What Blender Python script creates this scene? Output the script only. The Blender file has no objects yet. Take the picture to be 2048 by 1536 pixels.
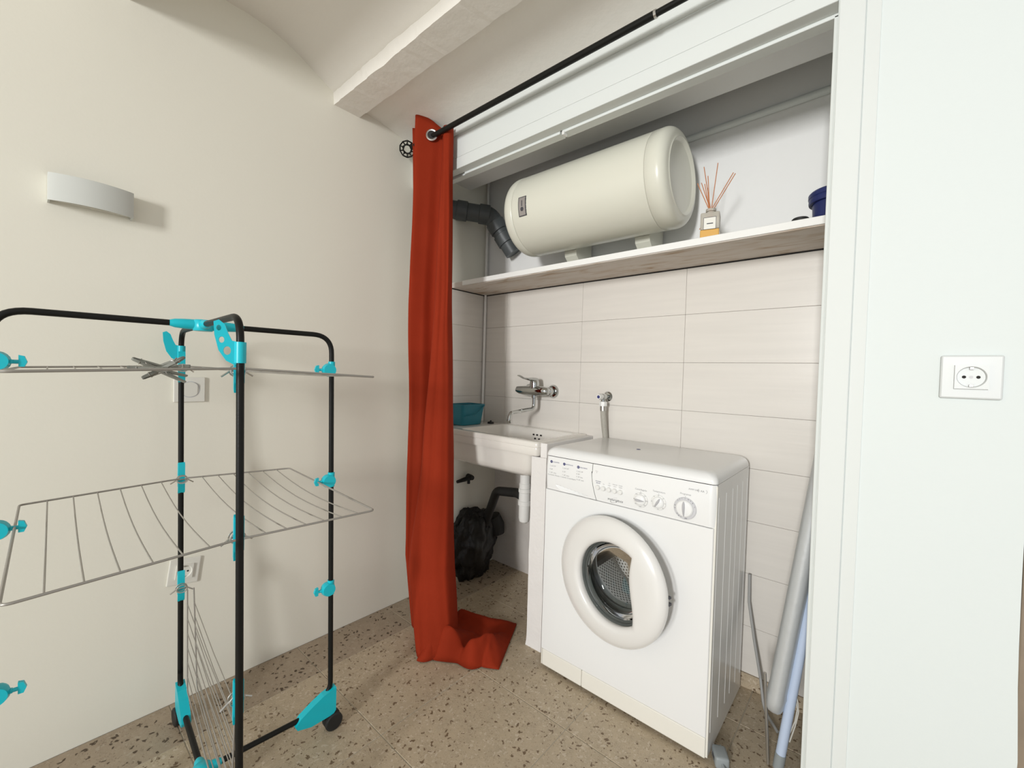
import bpy, bmesh, math, random
from mathutils import Vector, Matrix, noise
random.seed(7)
PI = math.pi
S = bpy.context.scene
COL = S.collection

# ------------------------------------------------------------------ camera, world, light, exposure
def make_camera():
    f, yaw, pitch, roll = 847.66, .7143, -.023, .0286
    fw = Vector((-math.sin(yaw)*math.cos(pitch), math.cos(yaw)*math.cos(pitch), math.sin(pitch)))
    r = Vector((math.cos(yaw), math.sin(yaw), 0)); u = r.cross(fw)
    c, s = math.cos(roll), math.sin(roll)
    r2 = r*c + u*s; u2 = u*c - r*s
    m = Matrix((r2, u2, -fw)).transposed().to_4x4()
    m.translation = Vector((1.7011, -1.7058, 1.1033))
    cd = bpy.data.cameras.new('camera'); co = bpy.data.objects.new('camera', cd); COL.objects.link(co)
    co.matrix_world = m
    cd.sensor_fit = 'HORIZONTAL'; cd.sensor_width = 36.0; cd.lens = f/2048*36.0
    cd.clip_start = .02; cd.clip_end = 50
    S.camera = co
make_camera()

w = bpy.data.worlds.new('world'); S.world = w; w.use_nodes = True
bg = w.node_tree.nodes['Background']
bg.inputs[0].default_value = (.93, .96, 1.0, 1); bg.inputs[1].default_value = .69

def area(name, loc, target, sx, sy, power, col, spread=180):
    ld = bpy.data.lights.new(name, 'AREA'); ld.shape = 'RECTANGLE'; ld.size = sx; ld.size_y = sy
    ld.energy = power; ld.color = col
    ld.spread = math.radians(spread)
    o = bpy.data.objects.new(name, ld); COL.objects.link(o); o.location = loc
    o.rotation_euler = (Vector(target)-Vector(loc)).to_track_quat('-Z', 'Y').to_euler()
    return o
area('doorway_light', (2.05, -6.0, 1.78), (1.2, -.4, 1.3), .50, 1.0, 62, (1.0, 1.0, .985), 100)
S.view_settings.view_transform = 'Standard'; S.view_settings.look = 'None'
S.view_settings.gamma = 1.0; S.view_settings.use_curve_mapping = False
S.view_settings.exposure = 0.0

# ------------------------------------------------------------------ materials
def srgb(r, g, b):
    return tuple(((c/255/12.92) if c/255 <= .04045 else ((c/255+.055)/1.055)**2.4) for c in (r, g, b)) + (1,)
class NT:
    def __init__(s, name):
        s.m = bpy.data.materials.new(name); s.m.use_nodes = True
        s.t = s.m.node_tree; s.n = s.t.nodes; s.b = s.n['Principled BSDF']; s.out = s.n['Material Output']
    def node(s, typ, **kw):
        n = s.n.new(typ)
        for k, v in kw.items():
            if k.startswith('i_'): n.inputs[int(k[2:]) if k[2:].isdigit() else k[2:]].default_value = v
            else: setattr(n, k, v)
        return n
    def link(s, a, b): s.t.links.new(a, b)
def mat(name, col, rough=.5, metal=0, spec=None, coat=0, bump=0, bscale=60, mottle=0, mscale=4, sheen=0):
    t = NT(name); b = t.b
    b.inputs['Base Color'].default_value = col; b.inputs['Roughness'].default_value = rough
    b.inputs['Metallic'].default_value = metal
    if spec is not None: b.inputs['Specular IOR Level'].default_value = spec
    if coat: b.inputs['Coat Weight'].default_value = coat; b.inputs['Coat Roughness'].default_value = .08
    if sheen: b.inputs['Sheen Weight'].default_value = sheen
    geo = t.node('ShaderNodeNewGeometry')
    if bump:
        nz = t.node('ShaderNodeTexNoise'); nz.inputs['Scale'].default_value = bscale; nz.inputs['Detail'].default_value = 4
        t.link(geo.outputs['Position'], nz.inputs['Vector'])
        bp = t.node('ShaderNodeBump'); bp.inputs['Strength'].default_value = bump; bp.inputs['Distance'].default_value = .004
        t.link(nz.outputs['Fac'], bp.inputs['Height']); t.link(bp.outputs['Normal'], b.inputs['Normal'])
    if mottle:
        nz = t.node('ShaderNodeTexNoise'); nz.inputs['Scale'].default_value = mscale; nz.inputs['Detail'].default_value = 5
        t.link(geo.outputs['Position'], nz.inputs['Vector'])
        mx = t.node('ShaderNodeMix', data_type='RGBA')
        mx.inputs[6].default_value = tuple(c*(1-mottle) for c in col[:3])+(1,)
        mx.inputs[7].default_value = tuple(min(1, c*(1+mottle)) for c in col[:3])+(1,)
        t.link(nz.outputs['Fac'], mx.inputs[0]); t.link(mx.outputs[2], b.inputs['Base Color'])
    return t.m
M = {}
M['wall'] = mat('plaster_warm', (.86, .835, .735, 1), .85, bump=.05, bscale=110, mottle=.015, mscale=2)
M['wallw'] = mat('plaster_cool_lit', (.735, .785, .775, 1), .8, bump=.06, bscale=90, mottle=.01, mscale=3)  # same paint as the left wall, with bluish light put into the colour
M['ceil'] = mat('plaster_ceiling', (.86, .83, .77, 1), .9, bump=.5, bscale=28, mottle=.03, mscale=3)
M['alc'] = mat('plaster_alcove', (.86, .86, .85, 1), .85, bump=.2, bscale=40, mottle=.02, mscale=5)
M['rough'] = mat('plaster_rough', (.70, .66, .62, 1), .95, bump=.9, bscale=30, mottle=.08, mscale=9)
M['panelplaster'] = mat('plaster_panel', (.82, .80, .78, 1), .85, bump=.5, bscale=45, mottle=.03, mscale=12)
M['trim'] = mat('painted_wood', (.73, .762, .745, 1), .65, spec=.3, bump=.05, bscale=30)
M['white'] = mat('white_enamel', (.84, .845, .84, 1), .28, coat=.3)
M['whitep'] = mat('white_plastic', (.80, .80, .78, 1), .35)
M['ivoryp'] = mat('ivory_plastic', (.80, .785, .72, 1), .4)
M['plinth'] = mat('plinth_plastic', (.82, .80, .73, 1), .45, mottle=.02, mscale=8)
M['doorp'] = mat('door_plastic', (.79, .78, .755, 1), .25, coat=.25)
M['side'] = mat('painted_steel', (.80, .80, .79, 1), .25, coat=.2)
M['ceramic'] = mat('ceramic_glaze', (.80, .77, .72, 1), .12, coat=.5, mottle=.02, mscale=8)
M['boiler'] = mat('cream_enamel', (.735, .73, .635, 1), .3, coat=.2, mottle=.015, mscale=6)
M['chrome'] = mat('chrome', (.52, .53, .52, 1), .06, metal=1)
M['steel'] = mat('dull_steel', (.55, .53, .50, 1), .35, metal=.9)
M['wire'] = mat('coated_wire', (.33, .31, .28, 1), .45, metal=.3)
M['black'] = mat('black_powdercoat', (.008, .008, .007, 1), .42, spec=.22, bump=.08, bscale=400)
M['blackp'] = mat('black_rubber', (.012, .012, .012, 1), .6)
M['tar'] = mat('tar', (.006, .006, .006, 1), .42, bump=1.0, bscale=40)
M['teal'] = mat('teal_plastic', (.004, .50, .60, 1), .35)
M['tealb'] = mat('teal_basket_plastic', (.006, .17, .23, 1), .4)
M['duct'] = mat('grey_pvc', (.075, .085, .09, 1), .45, bump=.15, bscale=60, mottle=.15, mscale=20)
M['rubber'] = mat('grey_rubber', (.085, .095, .09, 1), .35, mottle=.2, mscale=30)
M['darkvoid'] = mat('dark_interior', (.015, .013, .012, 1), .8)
M['ink'] = mat('grey_ink', (.32, .32, .33, 1), .6)
M['inkd'] = mat('dark_ink', (.06, .06, .07, 1), .6)
M['inkb'] = mat('blue_ink', (.03, .035, .16, 1), .6)
M['greyring'] = mat('grey_ring', (.58, .58, .60, 1), .5)
M['reed'] = mat('orange_reed', (.58, .23, .10, 1), .7)
M['oil'] = mat('amber_oil', (.74, .42, .10, 1), .2)
M['bluep'] = mat('navy_plastic', (.012, .022, .12, 1), .4)
M['silver'] = mat('silver_cloth', (.60, .62, .63, 1), .45, metal=.3, bump=.25, bscale=50)
M['paleblue'] = mat('paleblue_paint', (.56, .66, .84, 1), .35)
M['cord'] = mat('white_cord', (.72, .70, .64, 1), .7)
M['hose'] = mat('grey_hose', (.36, .36, .35, 1), .5)
M['hoseb'] = mat('braided_hose', (.44, .42, .37, 1), .5, bump=.6, bscale=260)
M['clipgrey'] = mat('grey_peg_plastic', (.26, .265, .235, 1), .5, mottle=.15, mscale=40)
M['plate'] = mat('metal_label', (.40, .37, .36, 1), .4, metal=.4)
M['brown'] = mat('brown_wood', (.27, .21, .15, 1), .6, mottle=.2, mscale=14)
M['grout'] = mat('grout', (.40, .36, .29, 1), .95)
M['cornerpipe'] = mat('white_corner_pipe', (.88, .87, .84, 1), .5)
M['tilegrout'] = mat('tile_grout', (.55, .52, .47, 1), .9)
M['socketp'] = mat('socket_plastic', (.655, .68, .675, 1), .4)
M['plug'] = mat('plug_grey', (.30, .33, .34, 1), .45)

def terrazzo(name, base, dark, light, dscale, dthr, lthr):
    t = NT(name); b = t.b; geo = t.node('ShaderNodeNewGeometry'); pos = geo.outputs['Position']
    def chips(scale, lo, hi, rand):
        wv = t.node('ShaderNodeTexNoise'); wv.inputs['Scale'].default_value = scale*.8; t.link(pos, wv.inputs['Vector'])
        ad = t.node('ShaderNodeMix', data_type='VECTOR'); ad.inputs[0].default_value = .035
        t.link(pos, ad.inputs[4]); t.link(wv.outputs['Color'], ad.inputs[5])
        v = t.node('ShaderNodeTexVoronoi'); v.inputs['Scale'].default_value = scale; t.link(ad.outputs[1], v.inputs['Vector'])
        r = t.node('ShaderNodeValToRGB'); r.color_ramp.elements[0].position = lo; r.color_ramp.elements[1].position = hi
        r.color_ramp.elements[0].color = (1, 1, 1, 1); r.color_ramp.elements[1].color = (0, 0, 0, 1)
        t.link(v.outputs['Distance'], r.inputs['Fac'])
        sep = t.node('ShaderNodeSeparateColor'); t.link(v.outputs['Color'], sep.inputs[0])
        gt = t.node('ShaderNodeMath', operation='GREATER_THAN'); gt.inputs[1].default_value = rand; t.link(sep.outputs[0], gt.inputs[0])
        mu = t.node('ShaderNodeMath', operation='MULTIPLY'); t.link(r.outputs['Color'], mu.inputs[0]); t.link(gt.outputs[0], mu.inputs[1])
        return mu.outputs[0], sep.outputs[1]
    nz = t.node('ShaderNodeTexNoise'); nz.inputs['Scale'].default_value = 22; nz.inputs['Detail'].default_value = 9; nz.inputs['Roughness'].default_value = .8
    t.link(pos, nz.inputs['Vector'])
    m0 = t.node('ShaderNodeMix', data_type='RGBA'); t.link(nz.outputs['Fac'], m0.inputs[0])
    m0.inputs[6].default_value = tuple(c*.66 for c in base[:3])+(1,); m0.inputs[7].default_value = tuple(min(1, c*1.34) for c in base[:3])+(1,)
    # fine grit
    g, gr = chips(150, .30, .42, .55)
    m1 = t.node('ShaderNodeMix', data_type='RGBA'); t.link(m0.outputs[2], m1.inputs[6]); m1.inputs[7].default_value = light
    gm = t.node('ShaderNodeMath', operation='MULTIPLY'); gm.inputs[1].default_value = .45; t.link(g, gm.inputs[0]); t.link(gm.outputs[0], m1.inputs[0])
    l, lr = chips(72, .30, .40, lthr)
    m2 = t.node('ShaderNodeMix', data_type='RGBA'); t.link(m1.outputs[2], m2.inputs[6]); m2.inputs[7].default_value = light
    lm = t.node('ShaderNodeMath', operation='MULTIPLY'); lm.inputs[1].default_value = .6; t.link(l, lm.inputs[0]); t.link(lm.outputs[0], m2.inputs[0])
    d, dr = chips(dscale, .26, .34, dthr)
    m3 = t.node('ShaderNodeMix', data_type='RGBA'); t.link(m2.outputs[2], m3.inputs[6]); m3.inputs[7].default_value = dark
    t.link(d, m3.inputs[0])
    d2, dr2 = chips(130, .25, .38, .66)
    m4 = t.node('ShaderNodeMix', data_type='RGBA'); t.link(m3.outputs[2], m4.inputs[6]); m4.inputs[7].default_value = tuple((a+c)/2 for a, c in zip(dark, base))
    t.link(d2, m4.inputs[0])
    t.link(m4.outputs[2], b.inputs['Base Color']); b.inputs['Roughness'].default_value = .5
    return t.m
M['terr'] = terrazzo('terrazzo', (.46, .375, .265, 1), (.16, .105, .06, 1), (.62, .54, .43, 1), 66, .62, .60)
M['terrb'] = terrazzo('terrazzo_border', (.36, .285, .205, 1), (.07, .042, .022, 1), (.44, .37, .29, 1), 52, .50, .80)

def tile_mat(name, base):
    t = NT(name); b = t.b; geo = t.node('ShaderNodeNewGeometry'); oi = t.node('ShaderNodeObjectInfo')
    mp = t.node('ShaderNodeMapping'); mp.inputs['Scale'].default_value = (1.6, 1.6, 26)
    ad = t.node('ShaderNodeVectorMath', operation='ADD'); t.link(geo.outputs['Position'], ad.inputs[0])
    cx = t.node('ShaderNodeCombineXYZ'); sc = t.node('ShaderNodeMath', operation='MULTIPLY'); sc.inputs[1].default_value = 9
    t.link(oi.outputs['Random'], sc.inputs[0]); t.link(sc.outputs[0], cx.inputs[0]); t.link(sc.outputs[0], cx.inputs[2]); t.link(cx.outputs[0], ad.inputs[1])
    t.link(ad.outputs[0], mp.inputs['Vector'])
    nz = t.node('ShaderNodeTexNoise'); nz.inputs['Scale'].default_value = 1.6; nz.inputs['Detail'].default_value = 6; nz.inputs['Distortion'].default_value = .4
    t.link(mp.outputs['Vector'], nz.inputs['Vector'])
    rp = t.node('ShaderNodeValToRGB'); rp.color_ramp.elements[0].position = .30; rp.color_ramp.elements[1].position = .70
    rp.color_ramp.elements[0].color = tuple(c*.965 for c in base[:3])+(1,); rp.color_ramp.elements[1].color = tuple(min(1, c*1.02) for c in base[:3])+(1,)
    t.link(nz.outputs['Fac'], rp.inputs['Fac']); t.link(rp.outputs['Color'], b.inputs['Base Color'])
    bp = t.node('ShaderNodeBump'); bp.inputs['Strength'].default_value = .18; bp.inputs['Distance'].default_value = .003
    t.link(nz.outputs['Fac'], bp.inputs['Height']); t.link(bp.outputs['Normal'], b.inputs['Normal'])
    b.inputs['Roughness'].default_value = .3; b.inputs['Specular IOR Level'].default_value = .5
    return t.m
M['tile'] = tile_mat('glazed_wall_tile', (.735, .70, .65, 1))

def fabric():
    t = NT('rust_curtain_cloth'); b = t.b
    tc = t.node('ShaderNodeNewGeometry')
    nz = t.node('ShaderNodeTexNoise'); nz.inputs['Scale'].default_value = 420; t.link(tc.outputs['Position'], nz.inputs['Vector'])
    n2 = t.node('ShaderNodeTexNoise'); n2.inputs['Scale'].default_value = 7; t.link(tc.outputs['Position'], n2.inputs['Vector'])
    mx = t.node('ShaderNodeMix', data_type='RGBA'); mx.inputs[6].default_value = (.25, .023, .006, 1); mx.inputs[7].default_value = (.31, .030, .009, 1)
    t.link(n2.outputs['Fac'], mx.inputs[0]); t.link(mx.outputs[2], b.inputs['Base Color'])
    bp = t.node('ShaderNodeBump'); bp.inputs['Strength'].default_value = .25; bp.inputs['Distance'].default_value = .001
    t.link(nz.outputs['Fac'], bp.inputs['Height']); t.link(bp.outputs['Normal'], b.inputs['Normal'])
    b.inputs['Roughness'].default_value = .85; b.inputs['Specular IOR Level'].default_value = .15
    return t.m
M['curtain'] = fabric()

def shelf_wood():
    t = NT('stained_shelf_wood'); b = t.b; geo = t.node('ShaderNodeNewGeometry')
    mp = t.node('ShaderNodeMapping'); mp.inputs['Scale'].default_value = (2.2, 9, 9); t.link(geo.outputs['Position'], mp.inputs['Vector'])
    n1 = t.node('ShaderNodeTexNoise'); n1.inputs['Scale'].default_value = 2.2; n1.inputs['Detail'].default_value = 6; n1.inputs['Distortion'].default_value = 1.6
    t.link(mp.outputs['Vector'], n1.inputs['Vector'])
    r = t.node('ShaderNodeValToRGB'); e = r.color_ramp.elements
    e[0].position = .30; e[0].color = (.42, .30, .20, 1); e[1].position = .55; e[1].color = (.66, .60, .545, 1)
    m = e.new(.40); m.color = (.58, .49, .41, 1)
    t.link(n1.outputs['Fac'], r.inputs['Fac']); t.link(r.outputs['Color'], b.inputs['Base Color']); b.inputs['Roughness'].default_value = .8
    return t.m
M['shelfw'] = shelf_wood()
M['shelfp'] = mat('white_shelf_paint', (.86, .86, .84, 1), .55, bump=.1, bscale=40)

def drum_mat():
    t = NT('perforated_drum_steel'); b = t.b
    tc = t.node('ShaderNodeUVMap')
    mp = t.node('ShaderNodeMapping'); mp.inputs['Scale'].default_value = (84, 26, 1); t.link(tc.outputs['UV'], mp.inputs['Vector'])
    sp = t.node('ShaderNodeSeparateXYZ'); t.link(mp.outputs['Vector'], sp.inputs[0])
    # offset every second row
    fl = t.node('ShaderNodeMath', operation='FLOOR'); t.link(sp.outputs[1], fl.inputs[0])
    hf = t.node('ShaderNodeMath', operation='MULTIPLY'); hf.inputs[1].default_value = .5; t.link(fl.outputs[0], hf.inputs[0])
    ax = t.node('ShaderNodeMath', operation='ADD'); t.link(sp.outputs[0], ax.inputs[0]); t.link(hf.outputs[0], ax.inputs[1])
    fx = t.node('ShaderNodeMath', operation='FRACT'); t.link(ax.outputs[0], fx.inputs[0])
    fy = t.node('ShaderNodeMath', operation='FRACT'); t.link(sp.outputs[1], fy.inputs[0])
    cb = t.node('ShaderNodeCombineXYZ'); t.link(fx.outputs[0], cb.inputs[0]); t.link(fy.outputs[0], cb.inputs[1])
    ds = t.node('ShaderNodeVectorMath', operation='DISTANCE'); ds.inputs[1].default_value = (.5, .5, 0); t.link(cb.outputs[0], ds.inputs[0])
    lt = t.node('ShaderNodeMath', operation='LESS_THAN'); lt.inputs[1].default_value = .27; t.link(ds.outputs['Value'], lt.inputs[0])
    mx = t.node('ShaderNodeMix', data_type='RGBA'); mx.inputs[6].default_value = (.93, .92, .91, 1); mx.inputs[7].default_value = (.012, .012, .012, 1)
    t.link(lt.outputs[0], mx.inputs[0]); t.link(mx.outputs[2], b.inputs['Base Color'])
    mm = t.node('ShaderNodeMath', operation='SUBTRACT'); mm.inputs[0].default_value = 1; t.link(lt.outputs[0], mm.inputs[1]); t.link(mm.outputs[0], b.inputs['Metallic'])
    b.inputs['Roughness'].default_value = .48
    return t.m
M['drum'] = drum_mat()

def thin_glass(name, tint, frost=0):
    t = NT(name)
    for n in list(t.n):
        if n.type == 'BSDF_PRINCIPLED': t.n.remove(n)
    tr = t.node('ShaderNodeBsdfTransparent'); tr.inputs[0].default_value = tint
    gl = t.node('ShaderNodeBsdfGlossy'); gl.inputs['Roughness'].default_value = .03
    fr = t.node('ShaderNodeFresnel'); fr.inputs[0].default_value = 1.45
    mx = t.node('ShaderNodeMixShader'); t.link(fr.outputs[0], mx.inputs[0]); t.link(tr.outputs[0], mx.inputs[1]); t.link(gl.outputs[0], mx.inputs[2])
    last = mx
    if frost:
        df = t.node('ShaderNodeBsdfDiffuse'); df.inputs[0].default_value = (.72, .68, .60, 1)
        m2 = t.node('ShaderNodeMixShader'); m2.inputs[0].default_value = frost
        t.link(mx.outputs[0], m2.inputs[1]); t.link(df.outputs[0], m2.inputs[2]); last = m2
    t.link(last.outputs[0], t.out.inputs[0])
    return t.m
M['glass'] = thin_glass('door_glass', (.93, .95, .94, 1))
M['frost'] = thin_glass('frosted_glass', (.95, .93, .88, 1), .62)

# ------------------------------------------------------------------ mesh helpers
class MB:
    def __init__(s): s.v = []; s.f = []; s.mi = []; s.uv = {}
    def add(s, vs, fs, mi=0):
        o = len(s.v); s.v += [tuple(v) for v in vs]
        for f in fs: s.f.append(tuple(i+o for i in f)); s.mi.append(mi)
        return s
    def quad(s, a, b, c, d, mi=0): return s.add([a, b, c, d], [(0, 1, 2, 3)], mi)
    def box(s, x0, x1, y0, y1, z0, z1, bev=0, seg=2, mi=0, M4=None):
        if not bev:
            vs = [(x0,y0,z0),(x1,y0,z0),(x1,y1,z0),(x0,y1,z0),(x0,y0,z1),(x1,y0,z1),(x1,y1,z1),(x0,y1,z1)]
            fs = [(3,2,1,0),(4,5,6,7),(0,1,5,4),(1,2,6,5),(2,3,7,6),(3,0,4,7)]
        else:
            bm = bmesh.new(); bmesh.ops.create_cube(bm, size=1)
            for v in bm.verts:
                v.co = Vector((x0+(v.co.x+.5)*(x1-x0), y0+(v.co.y+.5)*(y1-y0), z0+(v.co.z+.5)*(z1-z0)))
            bmesh.ops.bevel(bm, geom=bm.edges[:], offset=bev, segments=seg, profile=.5, affect='EDGES')
            bm.verts.index_update(); vs = [v.co.copy() for v in bm.verts]; fs = [tuple(v.index for v in f.verts) for f in bm.faces]; bm.free()
        if M4 is not None: vs = [M4 @ Vector(v) for v in vs]
        return s.add(vs, fs, mi)
    def tube(s, pts, r, n=10, caps=True, mi=0, closed=False):
        pts = [Vector(p) for p in pts]
        rs = r if isinstance(r, (list, tuple)) else [r]*len(pts)
        T = []
        for i in range(len(pts)):
            if closed: t = pts[(i+1) % len(pts)]-pts[i-1]
            else:
                a = pts[max(i-1, 0)]; b = pts[min(i+1, len(pts)-1)]; t = b-a
            T.append(t.normalized())
        up = Vector((0, 0, 1)) if abs(T[0].z) < .9 else Vector((1, 0, 0))
        nrm = T[0].cross(up).normalized(); vs = []
        for i, p in enumerate(pts):
            nrm = (nrm - T[i]*nrm.dot(T[i])).normalized(); b = T[i].cross(nrm)
            for k in range(n):
                a = 2*PI*k/n; vs.append(p + (nrm*math.cos(a)+b*math.sin(a))*rs[i])
        fs = []; m = len(pts)
        for i in range(m if closed else m-1):
            j = (i+1) % m
            for k in range(n):
                k2 = (k+1) % n; fs.append((i*n+k, i*n+k2, j*n+k2, j*n+k))
        if caps and not closed:
            fs.append(tuple(range(n-1, -1, -1))); fs.append(tuple((m-1)*n+k for k in range(n)))
        return s.add(vs, fs, mi)
    def lathe(s, prof, o, axis=(0, 0, 1), n=32, mi=0, a0=0, uv=False):
        # prof: list of (radius, height along axis)
        o = Vector(o); ax = Vector(axis).normalized()
        u = ax.orthogonal().normalized()
        if abs(ax.y) > .9: u = Vector((1, 0, 0))
        v = ax.cross(u); vs = []
        for (r, h) in prof:
            for k in range(n):
                a = 2*PI*k/n+a0; vs.append(o+ax*h+(u*math.cos(a)+v*math.sin(a))*max(r, 1e-5))
        fs = []
        for i in range(len(prof)-1):
            for k in range(n):
                k2 = (k+1) % n; fs.append((i*n+k, i*n+k2, (i+1)*n+k2, (i+1)*n+k))
        return s.add(vs, fs, mi)
    def disc(s, o, r, axis, n=24, mi=0):
        return s.lathe([(0, 0), (r, 0)], o, axis, n, mi)
    def grid(s, fn, nu, nv, mi=0):
        vs = [fn(i/nu, j/nv) for j in range(nv+1) for i in range(nu+1)]
        fs = [(j*(nu+1)+i, j*(nu+1)+i+1, (j+1)*(nu+1)+i+1, (j+1)*(nu+1)+i) for j in range(nv) for i in range(nu)]
        return s.add(vs, fs, mi)
    def prism(s, poly, h0, h1, fn, mi=0):
        # poly: 2D outline; fn(a,b,h)->3D
        n = len(poly)
        vs = [fn(a, b, h0) for a, b in poly]+[fn(a, b, h1) for a, b in poly]
        fs = [tuple(range(n-1, -1, -1)), tuple(range(n, 2*n))]+[(i, (i+1) % n, n+(i+1) % n, n+i) for i in range(n)]
        return s.add(vs, fs, mi)
def build(name, mb, mats, parent=None, smooth=False, off=(0, 0, 0), angle=35, fix=True):
    me = bpy.data.meshes.new(name); ov = Vector(off)
    me.from_pydata([tuple(Vector(v)-ov) for v in mb.v], [], mb.f)
    if not isinstance(mats, (list, tuple)): mats = [mats]
    for m in mats: me.materials.append(m)
    for p, i in zip(me.polygons, mb.mi): p.material_index = i
    me.validate(); me.update()
    if fix:
        bm = bmesh.new(); bm.from_mesh(me); bmesh.ops.recalc_face_normals(bm, faces=bm.faces[:]); bm.to_mesh(me); bm.free()
    if smooth:
        for p in me.polygons: p.use_smooth = True
        try: me.set_sharp_from_angle(angle=math.radians(angle))
        except Exception: pass
    o = bpy.data.objects.new(name, me); COL.objects.link(o)
    if parent is not None: o.parent = parent
    return o
def tag(o, label=None, cat=None, group=None, kind=None):
    if label: o['label'] = label
    if cat: o['category'] = cat
    if group: o['group'] = group
    if kind: o['kind'] = kind
    return o
class Thing:
    def __init__(s, name, loc, label, cat, group=None):
        s.e = bpy.data.objects.new(name, None); COL.objects.link(s.e); s.e.location = loc; s.e.empty_display_size = .05
        s.loc = loc; tag(s.e, label, cat, group)
    def part(s, name, mb, m, smooth=False, parent=None, label=None, angle=35, fix=True, kind=None):
        o = build(name, mb, m, parent or s.e, smooth, s.loc, angle, fix)
        if label: o['label'] = label
        if kind: o['kind'] = kind
        return o
def struct(name, mb, m, smooth=False, parent=None):
    o = build(name, mb, m, parent, smooth)
    if parent is None: o['kind'] = 'structure'
    return o
def fillet(pts, r, n=6):
    pts = [Vector(p) for p in pts]; out = [pts[0]]
    for i in range(1, len(pts)-1):
        a, b, c = pts[i-1], pts[i], pts[i+1]
        d1 = (a-b).normalized(); d2 = (c-b).normalized(); ang = d1.angle(d2)
        if ang > 3.1: out.append(b); continue
        t = min(r/math.tan(ang/2), (a-b).length*.49, (c-b).length*.49)
        p1 = b+d1*t; p2 = b+d2*t
        for k in range(n+1):
            q = k/n; out.append(p1*(1-q)**2+b*2*q*(1-q)+p2*q*q)
    out.append(pts[-1]); return out
_tc = {}
def text_mb(mb, txt, x, y, z, size, axis='-y', align='LEFT', rot=0, shear=0, mi=0, fn=None):
    cu = bpy.data.curves.new('t', 'FONT'); cu.body = txt; cu.size = size; cu.align_x = align; cu.resolution_u = 2; cu.shear = shear
    ob = bpy.data.objects.new('t', cu); COL.objects.link(ob)
    bpy.context.view_layer.update()
    me = bpy.data.meshes.new_from_object(ob.evaluated_get(bpy.context.evaluated_depsgraph_get()))
    c, s = math.cos(rot), math.sin(rot); vs = []
    for v in me.vertices:
        a, b = v.co.x*c-v.co.y*s, v.co.x*s+v.co.y*c
        vs.append(fn(a, b) if fn else (x+a, y, z+b))
    mb.add(vs, [tuple(p.vertices) for p in me.polygons], mi)
    bpy.data.objects.remove(ob); bpy.data.curves.remove(cu); bpy.data.meshes.remove(me)

# ------------------------------------------------------------------ room shell
wl = struct('wall_left', MB().box(-.15, 0, -4.2, .30, 0, 2.7), M['wall'])
mb = MB(); mb.box(-.15, 1.75, .008, .32, .79, 2.6); mb.box(.70, 1.75, .008, .32, 0, .79)
wb = struct('wall_back', mb, M['alc'])
mb = MB(); mb.box(-.15, .70, .125, .32, -.02, .80)
tag(struct('plaster', mb, M['rough'], parent=wb), 'rough bare plaster under the sink')
wr = struct('wall_right', MB().box(1.68, 1.80, -.38, .32, 0, 2.6), M['wallw'])
# front wall: header and right pier with a ragged, slightly leaning plaster end
mb = MB(); mb.box(0, 1.62, -.49, -.4235, 1.99, 2.75)
nz_ = 40; ring = []
for i in range(nz_+1):
    z = 2.75*i/nz_
    xe = 1.925-.017*z+.0035*noise.noise(Vector((0, 3.3, z*9)))+.003*noise.noise(Vector((5, 0, z*23)))
    ring.append((xe, z))
vs = []
for xe, z in ring: vs += [(1.60, -.5, z), (xe, -.5, z), (xe+.004, -.38, z), (1.60, -.38, z)]
fs = []
for i in range(nz_):
    for k in range(4): fs.append((i*4+k, i*4+(k+1) % 4, (i+1)*4+(k+1) % 4, (i+1)*4+k))
fs += [(3, 2, 1, 0), tuple(nz_*4+k for k in range(4))]
mb.add(vs, fs)
wf = struct('wall_front', mb, M['wallw'])
struct('trim_1', MB().box(1.915, 2.06, -.488, -.40, 0, 2.1, .003), M['brown'])
# lintel inside the alcove, alcove ceiling
mb = MB(); mb.box(0, 1.75, -.4235, -.135, 2.085, 2.6); mb.box(0, 1.75, -.14, .1, 2.32, 2.6)
struct('ceiling_alcove', mb, M['alc'])['kind'] = 'structure'
# vaulted ceiling between beams (profile in y, z extruded along x)
prof = [(-.42, 2.150), (-.50, 2.160), (-.54, 2.168), (-.60, 2.180), (-.68, 2.193), (-.775, 2.200), (-.89, 2.215), (-.93, 2.238), (-.98, 2.264), (-1.05, 2.297), (-1.12, 2.318), (-1.2, 2.328),
        (-1.29, 2.327), (-1.37, 2.308), (-1.44, 2.275), (-1.50, 2.22), (-1.62, 2.22), (-1.75, 2.30), (-1.95, 2.335), (-2.15, 2.30), (-2.28, 2.22), (-2.4, 2.22), (-2.6, 2.32), (-2.9, 2.33), (-3.1, 2.25), (-4.2, 2.28)]
mb = MB(); NX = 60
def vault(u, v):
    t = v*(len(prof)-1); i = min(int(t), len(prof)-2); q = t-i
    y = prof[i][0]*(1-q)+prof[i+1][0]*q; z = prof[i][1]*(1-q)+prof[i+1][1]*q
    x = -.05+4.2*u
    return (x, y, z+.004*noise.noise(Vector((x*3, y*4, 1.7))))
mb.grid(vault, NX, (len(prof)-1)*3)
mb.box(-.15, 4.2, -4.2, -.45, 2.5, 2.7)
ce = struct('ceiling', mb, M['ceil'], smooth=True)
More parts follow.
